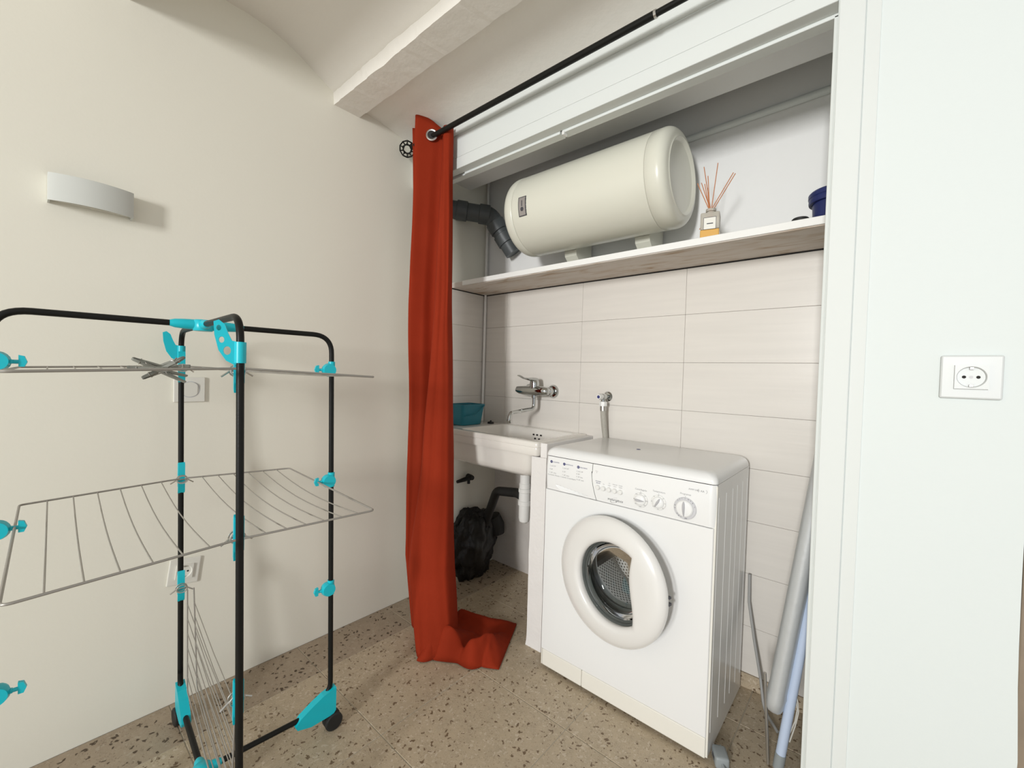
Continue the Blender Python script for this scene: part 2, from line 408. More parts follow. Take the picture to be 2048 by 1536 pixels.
def beam(y0, y1):
    b = MB(); n = 220; vs = []; fs = []
    for i in range(n+1):
        x = -.02+4.1*i/n
        j = lambda k: .0028*noise.noise(Vector((x*16, k*7.1, 2)))+.0022*noise.noise(Vector((x*44, k*3.3, 9)))+.002*noise.noise(Vector((x*4, k*3.3, 9)))
        vs += [(x, y0+j(1), 2.36), (x, y0+j(2), 2.21), (x, y0+.004+j(3), 2.168+j(4)*.6), (x, y1-.002+j(5), 2.168+j(6)*.6), (x, y1+j(7), 2.21), (x, y1, 2.36)]
    for i in range(n):
        for k in range(5): fs.append((i*6+k, i*6+k+1, (i+1)*6+k+1, (i+1)*6+k))
    fs += [tuple(range(6)), tuple(n*6+k for k in range(6))]
    b.add(vs, fs); return b
struct('beam', beam(-.89, -.775), M['ceil'], parent=ce)
struct('beam', beam(-1.62, -1.50), M['ceil'], parent=ce)

# floor: slab of grout and single terrazzo tiles
fl = struct('floor', MB().box(-.15, 4.2, -4.2, .32, -.08, -.0015), M['grout'])
G = .0012
def tile_mesh(nm, sx, sy, m):
    me_o = build(nm, MB().box(G, sx-G, G, sy-G, -.02, 0, .0012, 1), m, fl); return me_o
tm = {}
def floor_tile(x, y, sx, sy, mk):
    key = (round(sx, 3), round(sy, 3), mk)
    if key not in tm:
        o = tile_mesh('tile', sx, sy, M[mk]); tm[key] = o
    else:
        o = tm[key].copy(); COL.objects.link(o)
    o.location = (x, y, 0)
ys = [-.195-.4*k for k in range(0, 8)]
for y in ys[1:]:
    floor_tile(0, y, .2, .4, 'terrb')
    for i in range(6): floor_tile(.2+.4*i, y, .4, .4, 'terr')
floor_tile(0, -.195, .2, .325, 'terrb')
for i in range(4): floor_tile(.2+.4*i, -.195, .4, .325, 'terr')
mb = MB(); mb.box(.725, 1.68, -.004, .008, 0, .0527, .002, 1)
struct('baseboard_back', mb, M['terr'])

# wall tiles
H, W0, XJ, ZA = .189, .471, .643, 1.3573
wt = {}
def wall_tile(parent, x0, x1, z0, z1, left=False):
    g = .0004; key = (round(x1-x0, 3), round(z1-z0, 3), left)
    if key not in wt:
        b = MB()
        if left: b.box(-.004, .004, g, x1-x0-g, g, z1-z0-g, .0008, 1)
        else: b.box(g, x1-x0-g, 0, .010, g, z1-z0-g, .0008, 1)
        o = build('tile', b, M['tile'], parent); wt[key] = o
    else:
        o = wt[key].copy(); COL.objects.link(o)
    o.location = (0, x0, z0) if left else (x0, 0, z0)
rows = [(ZA, 1.5375)]+[(ZA-(k+1)*H, ZA-k*H) for k in range(6)]+[(.0535, ZA-6*H)]
for k, (z0, z1) in enumerate(rows):
    xs = [.004, XJ-W0, XJ, XJ+W0, XJ+2*W0, 1.68]
    for i in range(5):
        if k > 3 and i < 2: continue
        x0, x1 = xs[i], xs[i+1]
        if k > 3 and i == 2: x0 = .73
        wall_tile(wb, x0, x1, z0, z1)
for k in range(4):
    z0, z1 = rows[k]
    for y0, y1 in ((-.42, -.30), (-.30, 0)): wall_tile(wl, y0, y1, z0, z1, True)

# header trim and jamb trim
struct('trim_2', MB().box(.0, 1.64, -.512, -.48, 2.113, 2.162, .003), M['trim'])
struct('trim_3', MB().box(.0, 1.60, -.498, -.48, 2.018, 2.113, .0015), M['trim'])
struct('trim_4', MB().box(.0, 1.60, -.5, -.46, 1.969, 2.0165, .002), M['trim'])
mb = MB(); mb.box(.315, .812, -.46, -.4235, 1.960, 1.992, .001, 1); mb.box(.821, 1.60, -.46, -.4235, 1.960, 1.992, .001, 1); mb.box(0, .315, -.452, -.4235, 1.962, 1.992)
tr = struct('trim_5', mb, M['trim'])
mb = MB(); mb.box(.8215, .832, -.4635, -.44, 1.952, 1.9645, .002)
struct('rail_clip', mb, M['whitep'], parent=tr)
struct('trim_6', MB().box(1.6016, 1.6488, -.506, -.47, 0, 2.3, .002), M['trim'])
struct('trim_7', MB().box(1.589, 1.5995, -.46, -.39, 0, 1.965, .0015), M['trim'])
struct('trim_8', MB().box(1.6496, 1.6755, -.5025, -.47, 0, 2.3, .0015), M['trim'])

# ------------------------------------------------------------------ shelf
t = Thing('shelf', (.84, -.13, 1.5417), 'white edged wooden shelf with stained underside spanning the alcove', 'shelf')
t.part('board', MB().box(.005, 1.678, -.250, -.001, 1.5417, 1.5655), M['shelfw'])
t.part('edging', MB().box(.092, 1.678, -.2565, -.2505, 1.5445, 1.5675, .001, 1), M['shelfp'], label='white painted front edge')
t.part('gap_shade', MB().box(.0045, 1.679, -.0022, .004, 1.5372, 1.5416).box(.0042, .0064, -.25, -.002, 1.5372, 1.5416), M['darkvoid'], label='dark strip standing in for the shadow line under the shelf')  # dark strip stands in for the shade in the gap above the tiles
t.part('top_facing', MB().box(.008, 1.677, -.249, -.002, 1.5657, 1.5672), M['shelfp'], label='white painted top')

# ------------------------------------------------------------------ boiler
R_, yc, zc = .167, -.207, 1.806; bx0, bx1 = .335, 1.20
t = Thing('water_heater', (.77, yc, 1.6), 'cream horizontal cylinder water heater mounted above the shelf', 'water heater')
pr = [(R_, 0), (R_, .675)]
t.part('tank_body', MB().lathe([(R_-.002, .514), (R_, .5165), (R_, 1.0865), (R_-.002, 1.089)], (0, yc, zc), (1, 0, 0), 72), M['boiler'], smooth=True)
def cap(x, d, depth, rnd):
    p = [(R_-.002, 0), (R_+.0008, .0025), (R_+.0008, depth-rnd)]
    for k in range(1, 9):
        a = k/8*PI/2; p.append((R_+.0008-rnd+rnd*math.cos(a), depth-rnd+rnd*math.sin(a)))
    p += [(.131, depth+.001), (.128, depth+.003), (.125, depth+.002), (.121, depth-.007), (.116, depth-.009), (0, depth-.009)]
    return MB().lathe(p, (x, yc, zc), (d, 0, 0), 72)
t.part('end_cap', cap(1.0895, 1, .0685, .033), M['boiler'], smooth=True, angle=50)
t.part('end_cap', cap(.5135, -1, .0585, .036), M['boiler'], smooth=True, angle=50)
for x in (.655, .985):
    b = MB(); b.prism([(-.085, 1.5678), (-.006, 1.5678), (-.006, 1.70), (-.05, 1.69), (-.115, zc-R_*.86+.004), (-.135, zc-R_+.014), (-.130, 1.630), (-.095, 1.600)], x-.03, x+.03, lambda a, c, h: (h, a, c))
    t.part('bracket', b, M['boiler'])
# label plate on the cylinder front-left
def cyl(x, ang, dr): return (x, yc-math.cos(ang)*(R_+dr), zc+math.sin(ang)*(R_+dr))
a0, a1 = -.33, .13
pl = t.part('label_plate', MB().grid(lambda u, v: cyl(.553+u*.040, a0+v*(a1-a0), .0020), 4, 8).grid(lambda u, v: cyl(.553+u*.040, a0+v*(a1-a0), 0), 1, 8), M['inkd'], smooth=True, label='small metal plate with dark border')
t.part('plate_face', MB().grid(lambda u, v: cyl(.5565+u*.033, a0+.02+v*(a1-a0-.04), .0026), 4, 8), M['plate'], smooth=True, parent=pl)
b = MB(); b.grid(lambda u, v: cyl(.571+u*.004, -.10+v*.14, .0032), 1, 4)
b.add([cyl(.573+.008*math.cos(k*PI/6), -.165+.05*math.sin(k*PI/6), .0032) for k in range(12)], [tuple(range(12))])
t.part('emblem', b, M['inkd'], parent=pl)

# ------------------------------------------------------------------ pipes in the alcove
t = Thing('duct_pipe', (.0, -.27, 1.94), 'dark grey pipe with elbow joints running behind the water heater', 'pipe')
P0, P1, P2 = Vector((-.01, -.285, 1.945)), Vector((.140, -.115, 1.925)), Vector((.235, -.030, 1.735))
t.part('pipe_run', MB().tube(fillet([P0, P1, P2], .05, 8), .044, 24), M['duct'], smooth=True)
for q, a, bb in ((.35, P0, P1), (.86, P0, P1), (.30, P1, P2), (.62, P1, P2)):
    c = a.lerp(bb, q); d = (bb-a).normalized()*.028
    t.part('pipe_collar', MB().tube([c-d, c-d*.9, c+d*.9, c+d], [.0455, .0500, .0500, .0455], 24), M['duct'], smooth=True)
tag(build('wall_pipe', MB().tube([(.017, -.011, .835), (.017, -.011, 1.5405)], .0070, 12).tube([(.017, -.011, 1.569), (.017, -.011, 2.3)], .0070, 12), M['cornerpipe'], smooth=True), 'thin white vertical pipe in the alcove corner', 'pipe')
tag(build('conduit', MB().tube([(.93, .0, 2.0395), (1.679, .0, 2.055)], .0125, 14), M['trim'], smooth=True), 'white painted conduit along the back wall above the water heater', 'pipe')

# ------------------------------------------------------------------ reed diffuser
bx, by, bz = 1.251, -.19, 1.5673
t = Thing('reed_diffuser', (bx, by, bz), 'square glass reed diffuser with orange sticks on the shelf', 'diffuser')
Rz = Matrix.Translation((bx, by, 0)) @ Matrix.Rotation(math.radians(12), 4, 'Z')
hb = .029
gl = t.part('bottle', MB().box(-hb, hb, -hb, hb, bz+.0355, bz+.092, .004, 2, M4=Rz), M['frost'])
t.part('oil', MB().box(-hb, hb, -hb, hb, bz, bz+.035, .003, 2, M4=Rz), M['oil'], label='amber liquid in the bottom')
t.part('neck', MB().lathe([(.012, .091), (.012, .100), (.016, .101), (.016, .109), (.008, .109)], (bx, by, bz), (0, 0, 1), 20), M['frost'], smooth=True)
b = MB(); b.box(-.019, .019, -hb-.0012, -hb-.0004, bz+.034, bz+.074, M4=Rz)
lab = t.part('paper_label', b, M['ivoryp'], label='cream label with thin border')
b = MB()
for q in ((-.019, .019, .034, .0352), (-.019, .019, .0728, .074), (-.019, -.018, .034, .074), (.018, .019, .034, .074), (-.009, .010, .0515, .0545)):
    b.box(q[0], q[1], -hb-.0018, -hb-.0012, bz+q[2], bz+q[3], M4=Rz)
t.part('print', b, M['inkd'], parent=lab)
reed_tips = [(1.2101, -0.2100, 1.7672), (1.2135, -0.1800, 1.7786), (1.2166, -0.1700, 1.8359), (1.2401, -0.2000, 1.7876), (1.2275, -0.1900, 1.7679), (1.2308, -0.1700, 1.7605), (1.2644, -0.1800, 1.8312), (1.3185, -0.2000, 1.7767), (1.3283, -0.2150, 1.7659)]
for tip in reed_tips:
    tp = Vector(tip)
    st = Vector((bx+random.uniform(-.004, .004), by+random.uniform(-.004, .004), bz+.10)); d = (tp-st)
    t.part('reed', MB().tube([st-d.normalized()*.06, tp], .0014, 6), M['reed'])
# blue pot, small dark item
t = Thing('storage_pot', (1.588, -.19, 1.5673), 'navy blue plastic pot at the right end of the shelf', 'pot')
c0 = (1.588, -.19, 1.5673)
t.part('body', MB().lathe([(0, 0), (.050, 0), (.0535, .004), (.056, .055), (.054, .055)], c0, (0, 0, 1), 32), M['bluep'], smooth=True)
t.part('lid', MB().lathe([(.057, .050), (.0635, .051), (.065, .056), (.064, .066), (.066, .068), (.066, .078), (.062, .083), (0, .084)], c0, (0, 0, 1), 32), M['bluep'], smooth=True)
tag(build('bottle_cap', MB().lathe([(0, 0), (.021, 0), (.022, .003), (.022, .018), (.019, .021), (0, .021)], (1.506, -.20, 1.5673), (0, 0, 1), 24), M['blackp'], smooth=True), 'small flat black cap on the shelf left of the navy pot', 'cap')

# ------------------------------------------------------------------ curtain rod, finial, curtain
ry, rz = -.57, 2.103
t = Thing('curtain_rod', (.05, ry, rz), 'black curtain rod across the top of the alcove opening', 'curtain rod')
t.part('pole', MB().tube([(.082, ry, rz), (1.20, ry, rz)], .0105, 16), M['black'], smooth=True)
t.part('inner_pole', MB().tube([(1.20, ry, rz), (2.15, ry, rz)], .0085, 16), M['black'], smooth=True)
t.part('joint_ring', MB().tube([(1.196, ry, rz), (1.203, ry, rz)], .0112, 16), M['steel'], label='grey joint ring')
for x in (.12, 1.72):
    t.part('rod_bracket', MB().tube([(x, ry, rz), (x, -.505, rz)], .006, 10).lathe([(0, 0), (.02, 0), (.02, .006), (0, .006)], (x, -.499 if x > 1 else -.4985, rz), (0, -1, 0), 16), M['black'], smooth=True)
# wire-cage finial: edges of a dodecahedron-like solid
bm = bmesh.new(); bmesh.ops.create_icosphere(bm, subdivisions=1, radius=1)
fc = [f.calc_center_median().normalized() for f in bm.faces]
pairs = [(f.index, g.index) for e in bm.edges for f, g in [e.link_faces]] if False else []
bm.faces.index_update()
for e in bm.edges:
    a, c = e.link_faces; pairs.append((a.index, c.index))
bm.free()
b = MB(); cf = Vector((.050, ry, rz+.004))
for a, c in pairs: b.tube([cf+fc[a]*.034, cf+fc[c]*.034], .0030, 6)
t.part('finial', b, M['black'], label='black wire cage ball at the left end')

def curtain():
    top = [(.118, -.582), (.165, -.560), (.199, -.622), (.245, -.570), (.275, -.536), (.284, -.545), (.312, -.562), (.334, -.552), (.332, -.530)]
    mid = [(.160, -.570), (.172, -.568), (.165, -.612), (.200, -.565), (.237, -.520), (.330, -.600), (.360, -.588), (.373, -.568), (.352, -.530)]
    low = [(.165, -.550), (.168, -.575), (.172, -.603), (.205, -.575), (.250, -.510), (.322, -.640), (.380, -.628), (.418, -.588), (.390, -.530)]
    lo2 = [(.165, -.550), (.170, -.575), (.172, -.605), (.195, -.585), (.228, -.525), (.283, -.665), (.360, -.664), (.432, -.605), (.410, -.530)]
    bot = [(.225, -.560), (.232, -.580), (.242, -.612), (.270, -.622), (.290, -.622), (.398, -.706), (.445, -.702), (.500, -.622), (.460, -.540)]
    keys = [(2.150, top), (1.40, mid), (.75, low), (.30, lo2), (.012, bot)]
    def samp(poly, u):
        # Catmull-Rom sampling through the plan points
        n = len(poly)-1; tt = u*n; i = min(int(tt), n-1); q = tt-i
        P = [poly[max(i-1, 0)], poly[i], poly[i+1], poly[min(i+2, n)]]
        r = []
        for k in range(2):
            a, b_, c, d = (p[k] for p in P)
            r.append(.5*((2*b_)+(-a+c)*q+(2*a-5*b_+4*c-d)*q*q+(-a+3*b_-3*c+d)*q**3))
        return r
    NU, NV = 144, 90
    def fn(u, v):
        z = 2.150*(1-v)+.012*v
        for k in range(len(keys)-1):
            if keys[k][0] >= z >= keys[k+1][0]-1e-6:
                q = (keys[k][0]-z)/(keys[k][0]-keys[k+1][0])
                if k < 3: q = q*q*(3-2*q)*.3+q*.7
                a = samp(keys[k][1], u); c = samp(keys[k+1][1], u)
                x = a[0]*(1-q)+c[0]*q; y = a[1]*(1-q)+c[1]*q; break
        x += .006*noise.noise(Vector((u*9, z*3.2, 1)))*(1-.6*(z/2.15)); y += .010*noise.noise(Vector((u*8, z*2.6, 7)))*(1-.6*(z/2.15))
        rp = .0013*math.sin(u*2*PI*10.3+z*1.1)*min(1, (2.2-z)*2)+.0012*math.sin(u*2*PI*17+z*2.3)*max(0, 1-z/1.6)
        x += rp*.55; y -= rp*.8
        dz = .045*math.exp(-((u-.25)/.13)**2)+.030*math.exp(-((u-.02)/.10)**2)-.022*max(0, min(1, (u-.38)/.2))
        zz = z+dz*max(0, 1-v*9)
        return (x-.017, y, zz)
    b = MB().grid(fn, NU, NV)
    # cloth pooled on the floor, swept towards the alcove
    def heap(u, v):
        fx, fy = .395+.285*u, -.712+.175*u      # front edge on the floor
        kx, ky = .290+.235*u, -.420+.155*u      # far edge
        w_ = .030*math.sin(u*11+1)
        x = fx*(1-v)+kx*v; y = fy*(1-v)+ky*v
        rid = .20+.10*math.sin(u*8.0+.6)
        q_ = max(0, (v-rid)/(1-rid)); f = math.sin(min(1, v/rid)*PI/2)**.8 if v < rid else 1-.86*min(1, q_*1.9)**.8+.30*math.exp(-((q_-.86)/.10)**2)*(1-u)
        a = 1-.30*u-.25*u*u
        e = min(1, (1-u)*7)**.6*min(1, .25+u*6)
        fold = 1-.55*math.exp(-((u-.50-.12*v)/.055)**2)*(1-v)-.35*math.exp(-((u-.24+.1*v)/.04)**2)*(1-v)
        n_ = .012*noise.noise(Vector((u*6, v*5, 3)))+.006*noise.noise(Vector((u*15, v*11, 8)))
        h = .004+e*(.128*f*a*fold+n_*min(1, 5*f)*(1-.8*v))
        x += w_*(1-v)*.6; y -= abs(w_)*(1-v)*.5
        if v > .9: y -= .012*((v-.9)/.1)**2; h -= .004*(v-.9)/.1
        return (x, y, max(.003, h))
    b.grid(heap, 70, 70)
    return b
t = Thing('curtain', (.26, -.58, 0), 'rust red curtain gathered at the left side of the alcove', 'curtain')
co = t.part('cloth', curtain(), M['curtain'], smooth=True, angle=80, fix=False)
sm = co.modifiers.new('thickness', 'SOLIDIFY'); sm.thickness = .0016; sm.offset = 0
gd = Vector((.55, -.8, 0)).normalized()
b = MB()
nn = Vector((-.055, .055, 0)).normalized(); gx = Vector((.232, -.574, 2.103)); gn = Vector((.66, -.75, 0)).normalized()
b.lathe([(.0165, .003), (.0175, .006), (.021, .007), (.0245, .005), (.025, .001), (.0165, .001)], gx+gn*.002, gn, 28)
t.part('eyelet', b, M['steel'], smooth=True, label='grey metal eyelet ring')
t.part('eyelet_hole', MB().lathe([(0, 0), (.0165, 0), (.0165, .0025), (0, .0025)], gx+gn*.0026, gn, 24), M['blackp'], label='dark opening around the rod')

# ------------------------------------------------------------------ sink unit
t = Thing('sink_support', (.683, -.18, 0), 'white plastered wall panel holding up the right side of the sink', 'panel')
def rough_box(x0, x1, y0, y1, z0, z1, amp, flare):
    b = MB(); n = 40; vs = []; fs = []
    for i in range(n+1):
        z = z0+(z1-z0)*i/n
        j = lambda k: amp*noise.noise(Vector((k*4.1, z*7, 1)))+amp*.7*noise.noise(Vector((k*2.1, z*17, 5)))
        fl_ = flare*max(0, 1-(z-z0)/.05)**2
        vs += [(x0+j(1)-fl_, y0+j(2)*.6-fl_, z), (x1+j(3)*.4, y0+j(4)*.6-fl_*.5, z), (x1+j(3)*.4, y1, z), (x0+j(6), y1, z)]
    for i in range(n):
        for k in range(4): fs.append((i*4+k, i*4+(k+1) % 4, (i+1)*4+(k+1) % 4, (i+1)*4+k))
    fs += [(3, 2, 1, 0), tuple(n*4+k for k in range(4))]
    return b.add(vs, fs)
t.part('panel', rough_box(.648, .722, -.356, .124, 0, .775, .002, .003), M['panelplaster'])
t.part('panel_top', MB().box(.690, .722, -.356, -.001, .775, .8335, .003), M['panelplaster'])

t = Thing('sink', (.35, -.18, .676), 'white ceramic laundry sink with a deep bowl below the tap', 'sink')
bow = lambda x: -.012*math.sin(PI*(x-.02)/.67)
X0, X1, ZT = .022, .689, .8385
ox0, ox1, oy0, oy1 = .205, .650, -.345, -.035
def rrect(x0, x1, y0, y1, r, n=6):
    out = []
    for cx, cy, a in ((x1-r, y1-r, 0), (x0+r, y1-r, PI/2), (x0+r, y0+r, PI), (x1-r, y0+r, 1.5*PI)):
        for k in range(n+1): out.append((cx+r*math.cos(a+k/n*PI/2), cy+r*math.sin(a+k/n*PI/2)))
    return out
def ring_loft(b, rings):
    n = len(rings[0]); vs = [v for r in rings for v in r]; fs = []
    for i in range(len(rings)-1):
        for k in range(n): fs.append((i*n+k, i*n+(k+1) % n, (i+1)*n+(k+1) % n, (i+1)*n+k))
    fs.append(tuple(range((len(rings)-1)*n, len(rings)*n))); return b.add(vs, fs)
b = MB()
def outer(o, z, r=.012, grow=0): return [(x, y+(bow(x) if y < -.2 else 0), z) for x, y in rrect(X0-o, X1+o, -.375-o, -.001, r)]
def inner(d, z, r): return [(x, y, z) for x, y in rrect(ox0+d, ox1-d, oy0+d, oy1-d, r)]
rings = [outer(-.012, .780), outer(-.003, .7805), outer(-.001, .785), outer(0, .812), outer(-.0005, .8135), outer(.003, .8155), outer(.004, .830), outer(.001, .8365), outer(-.006, ZT), inner(-.008, ZT, .03), inner(-.003, .8370, .03), inner(0, .832, .03), inner(.006, .79, .03), inner(.016, .72, .035), inner(.03, .697, .04), inner(.06, .690, .04)]
ring_loft(b, rings)
t.part('rim_and_basin', b, M['ceramic'], smooth=True, angle=50)
b = MB()
def ob(d, z, r=.03): return [(x, y, z) for x, y in rrect(.085+d*.8, .646-d, -.362+d, -.012-d*.4, r)]
ring_loft(b, [ob(0, .782), ob(.004, .760), ob(.010, .715), ob(.016, .695, .035), ob(.030, .680, .04), ob(.055, .676, .04)])
t.part('bowl_shell', b, M['ceramic'], smooth=True, angle=50)
b = MB()
for p in ((0.4120, -0.0430, 0.8070), (0.4339, -0.0430, 0.8071), (0.4570, -0.0430, 0.8073), (0.4221, -0.0430, 0.7883), (0.4470, -0.0430, 0.7876)):
    b.lathe([(0, 0), (.0042, 0), (.0042, .004)], p, (0, -1, .12), 10)
t.part('overflow_hole', b, M['darkvoid'], label='five small dark overflow holes')

# trap and drain pipe
t = Thing('sink_trap', (.53, -.25, .46), 'white plastic bottle trap under the sink', 'drain trap')
dc = (.533, -.25, 0)
t.part('tailpiece', MB().lathe([(.0, .676), (.030, .676), (.030, .668), (.024, .664), (.024, .625), (.0265, .623), (.0265, .603), (.024, .601)], dc, n=28), M['whitep'], smooth=True)
t.part('trap_nut', MB().lathe([(.024, .602), (.029, .600), (.029, .585), (.0265, .583), (.0265, .548), (.030, .546), (.030, .528), (.0255, .526)], dc, n=28), M['whitep'], smooth=True)
t.part('trap_cup', MB().lathe([(.0255, .527), (.025, .47), (.022, .455), (.013, .447), (0, .446)], dc, n=28), M['whitep'], smooth=True)
t = Thing('drain_hose', (.1, -.07, .3), 'black drain pipe bending from the trap down to the corner', 'pipe')
t.part('elbow', MB().tube(fillet([(.507, -.235, .560), (.40, -.15, .534), (.225, -.10, .498), (.115, -.06, .30), (.09, -.05, .26)], .07, 8), .0225, 18), M['blackp'], smooth=True)
# black lumpy mass
bm = bmesh.new(); bmesh.ops.create_icosphere(bm, subdivisions=5, radius=1)
for v in bm.verts:
    n0 = v.co.copy(); k = 1+.20*noise.noise(n0*1.7+Vector((3, 1, 2)))+.14*noise.noise(n0*4+Vector((1, 5, 2)))+.07*noise.noise(n0*9)+.04*noise.noise(n0*21)
    v.co = Vector((.055+n0.x*.080*k, -.105+n0.y*.155*k*(1+.12*n0.z), max(.0, .170+n0.z*.205*k)))
    v.co.x = max(.003, v.co.x)
b = MB(); bm.verts.index_update(); b.add([v.co.copy() for v in bm.verts], [tuple(v.index for v in f.verts) for f in bm.faces]); bm.free()
t = Thing('tarred_pipe_joint', (.06, -.08, 0), 'lumpy black wrapped mass on the floor in the corner under the sink', 'pipe joint')
t.part('wrapping', b, M['tar'], smooth=True, angle=70)
t.part('pipe_stub', MB().tube([(.075, .03, .30), (.085, .05, .245), (.09, .055, .20)], [.045, .052, .045], 20), M['blackp'], smooth=True)
t = Thing('stop_valve', (.0, -.13, .53), 'small black stop valve on the left wall below the sink', 'valve')
t.part('valve_body', MB().tube([(.0, -.095, .532), (.03, -.10, .532), (.045, -.10, .532)], [.016, .016, .012], 14).tube([(.022, -.108, .53), (.022, -.108, .498)], .008, 10), M['blackp'], smooth=True)
t.part('lever', MB().tube([(.03, -.105, .534), (.035, -.15, .531), (.03, -.20, .525)], [.011, .012, .008], 10), M['blackp'], smooth=True)

# teal basket on the sink ledge
t = Thing('peg_basket', (.10, -.20, .8387), 'teal plastic basket standing on the left ledge of the sink', 'basket')
def bk(d, z, r=.015): return [(x, y, z) for x, y in rrect(.032+d, .150-d, -.285+d, -.125-d, r)]
b = MB(); ring_loft(b, [bk(.017, .8387), bk(.012, .8407), bk(0, .938), bk(-.003, .938), bk(-.003, .944), bk(.002, .944), bk(.003, .938), bk(.013, .843), bk(.02, .841)])
b.f.append(tuple(range(0, 28))); b.mi.append(0)
t.part('bin', b, M['tealb'], smooth=True, angle=40)
t.part('bail_handle', MB().tube(fillet([(.1515, -.132, .937), (.156, -.165, .918), (.157, -.20, .893), (.153, -.268, .885)], .02, 4), .0022, 8), M['tealb'], smooth=True)
tag(build('sink_plug', MB().lathe([(0, 0), (.018, 0), (.016, .008), (.005, .009), (.004, .016), (0, .017)], (.145, -.075, .8387), n=20), M['blackp'], smooth=True), 'small dark plug on the sink ledge behind the teal basket', 'plug')

# mixer tap
t = Thing('mixer_tap', (.41, -.065, 1.028), 'chrome single lever mixer tap on the tiled wall above the sink', 'tap')
ty, tz = -.066, 1.026
for x in (.345, .492):
    b = MB(); b.lathe([(0, .0), (.033, .0), (.033, .003), (.027, .012), (.015, .014), (.015, .03)], (x, 0, 1.0245), (0, -1, 0), 32)
    es = t.part('escutcheon', b, M['chrome'], smooth=True, angle=40)
    t.part('inlet_nut', MB().lathe([(.012, .025), (.020, .026), (.0205, .046), (.014, .050), (.014, .07)], (x, 0, 1.0245), (0, -1, 0), 20), M['chrome'], smooth=True, angle=40)
b = MB(); b.tube([(.315, ty-.004, tz+.004), (.318, ty-.004, tz+.003), (.335, ty-.002, tz), (.37, ty, tz-.001), (.42, ty, tz), (.47, ty, tz), (.508, ty, tz), (.512, ty, tz)], [.004, .015, .020, .0235, .025, .023, .018, .012], 24)
t.part('tap_body', b, M['chrome'], smooth=True, angle=50)
b = MB(); b.lathe([(.023, .0), (.023, .026), (.021, .036), (.015, .046), (0, .050)], (.425, ty, tz+.012), (0, 0, 1), 28)
t.part('cartridge_cap', b, M['chrome'], smooth=True, angle=40)
b = MB()
lp = [(.425, -.058, 1.078), (.425, -.085, 1.081), (.425, -.12, 1.083), (.425, -.155, 1.088), (.425, -.185, 1.098)]
wd = [.020, .018, .013, .011, .012]; hh = [.012, .010, .006, .004, .003]
vs = []; fs = []
for (x, y, z), w_, h_ in zip(lp, wd, hh):
    for k in range(12): a = 2*PI*k/12; vs.append((x+w_*math.cos(a), y, z+h_*math.sin(a)))
for i in range(4):
    for k in range(12): fs.append((i*12+k, i*12+(k+1) % 12, (i+1)*12+(k+1) % 12, (i+1)*12+k))
fs += [tuple(range(11, -1, -1)), tuple(48+k for k in range(12))]
t.part('lever', b.add(vs, fs), M['chrome'], smooth=True, angle=60)
b = MB(); b.lathe([(.0, -.020), (.013, -.020), (.013, -.036), (.0085, -.038)], (.425, ty, tz), n=20)
b.tube(fillet([(.425, ty, tz-.03), (.425, ty, .938), (.42, -.235, .925), (.42, -.244, .888)], .022, 8), .0085, 14)
b.lathe([(.0085, .0), (.0105, .002), (.0105, .016), (0, .016)], (.42, -.2432, .878), n=16)
t.part('spout', b, M['chrome'], smooth=True, angle=45)

# washing machine tap and hose
t = Thing('angle_valve', (.79, -.03, 1.0165), 'small chrome angle valve with blue marked handle above the machine hose', 'valve')
t.part('escutcheon', MB().lathe([(0, 0), (.022, 0), (.022, .003), (.016, .010), (.010, .011), (.010, .045), (0, .045)], (.79, 0, 1.0165), (0, -1, 0), 28), M['chrome'], smooth=True, angle=40)
b = MB(); b.tube([(.79, -.03, 1.017), (.79, -.055, 1.017)], .013, 16); b.tube([(.79, -.042, 1.017), (.79, -.042, .992)], .010, 14)
t.part('valve_body', b, M['chrome'], smooth=True, angle=40)
b = MB(); b.tube([(.79, -.055, 1.017), (.79, -.068, 1.017), (.79, -.085, 1.0165)], [.011, .014, .010], 14)
h = t.part('handle', b, M['whitep'], smooth=True, angle=40)
t.part('cold_mark', MB().disc((.79, -.0853, 1.0165), .007, (0, -1, 0), 16), M['inkb'], parent=h, label='blue cold water mark')
t = Thing('inlet_hose', (.79, -.042, .84), 'grey braided water hose rising behind the washing machine', 'hose')
t.part('hose', MB().tube([(.79, -.042, .985), (.791, -.040, .94), (.792, -.028, .88), (.793, -.0145, .83), (.795, -.0145, .60)], .0125, 16), M['hoseb'], smooth=True)
t.part('nut', MB().lathe([(.012, 0), (.0175, .001), (.0175, .020), (.012, .021)], (.79, -.042, .975), n=8), M['whitep'])
t.part('ferrule', MB().tube([(.79, -.042, .976), (.791, -.042, .955)], .0135, 16), M['steel'], smooth=True)

# ------------------------------------------------------------------ washing machine
mx, mw, yf, yb = .7695, .595, -.4218, -.030
cx, cz = 1.058, .437
t = Thing('washing_machine', (mx+mw/2, -.21, 0), 'white front loading washing machine beside the sink', 'washing machine')
x1 = mx+mw
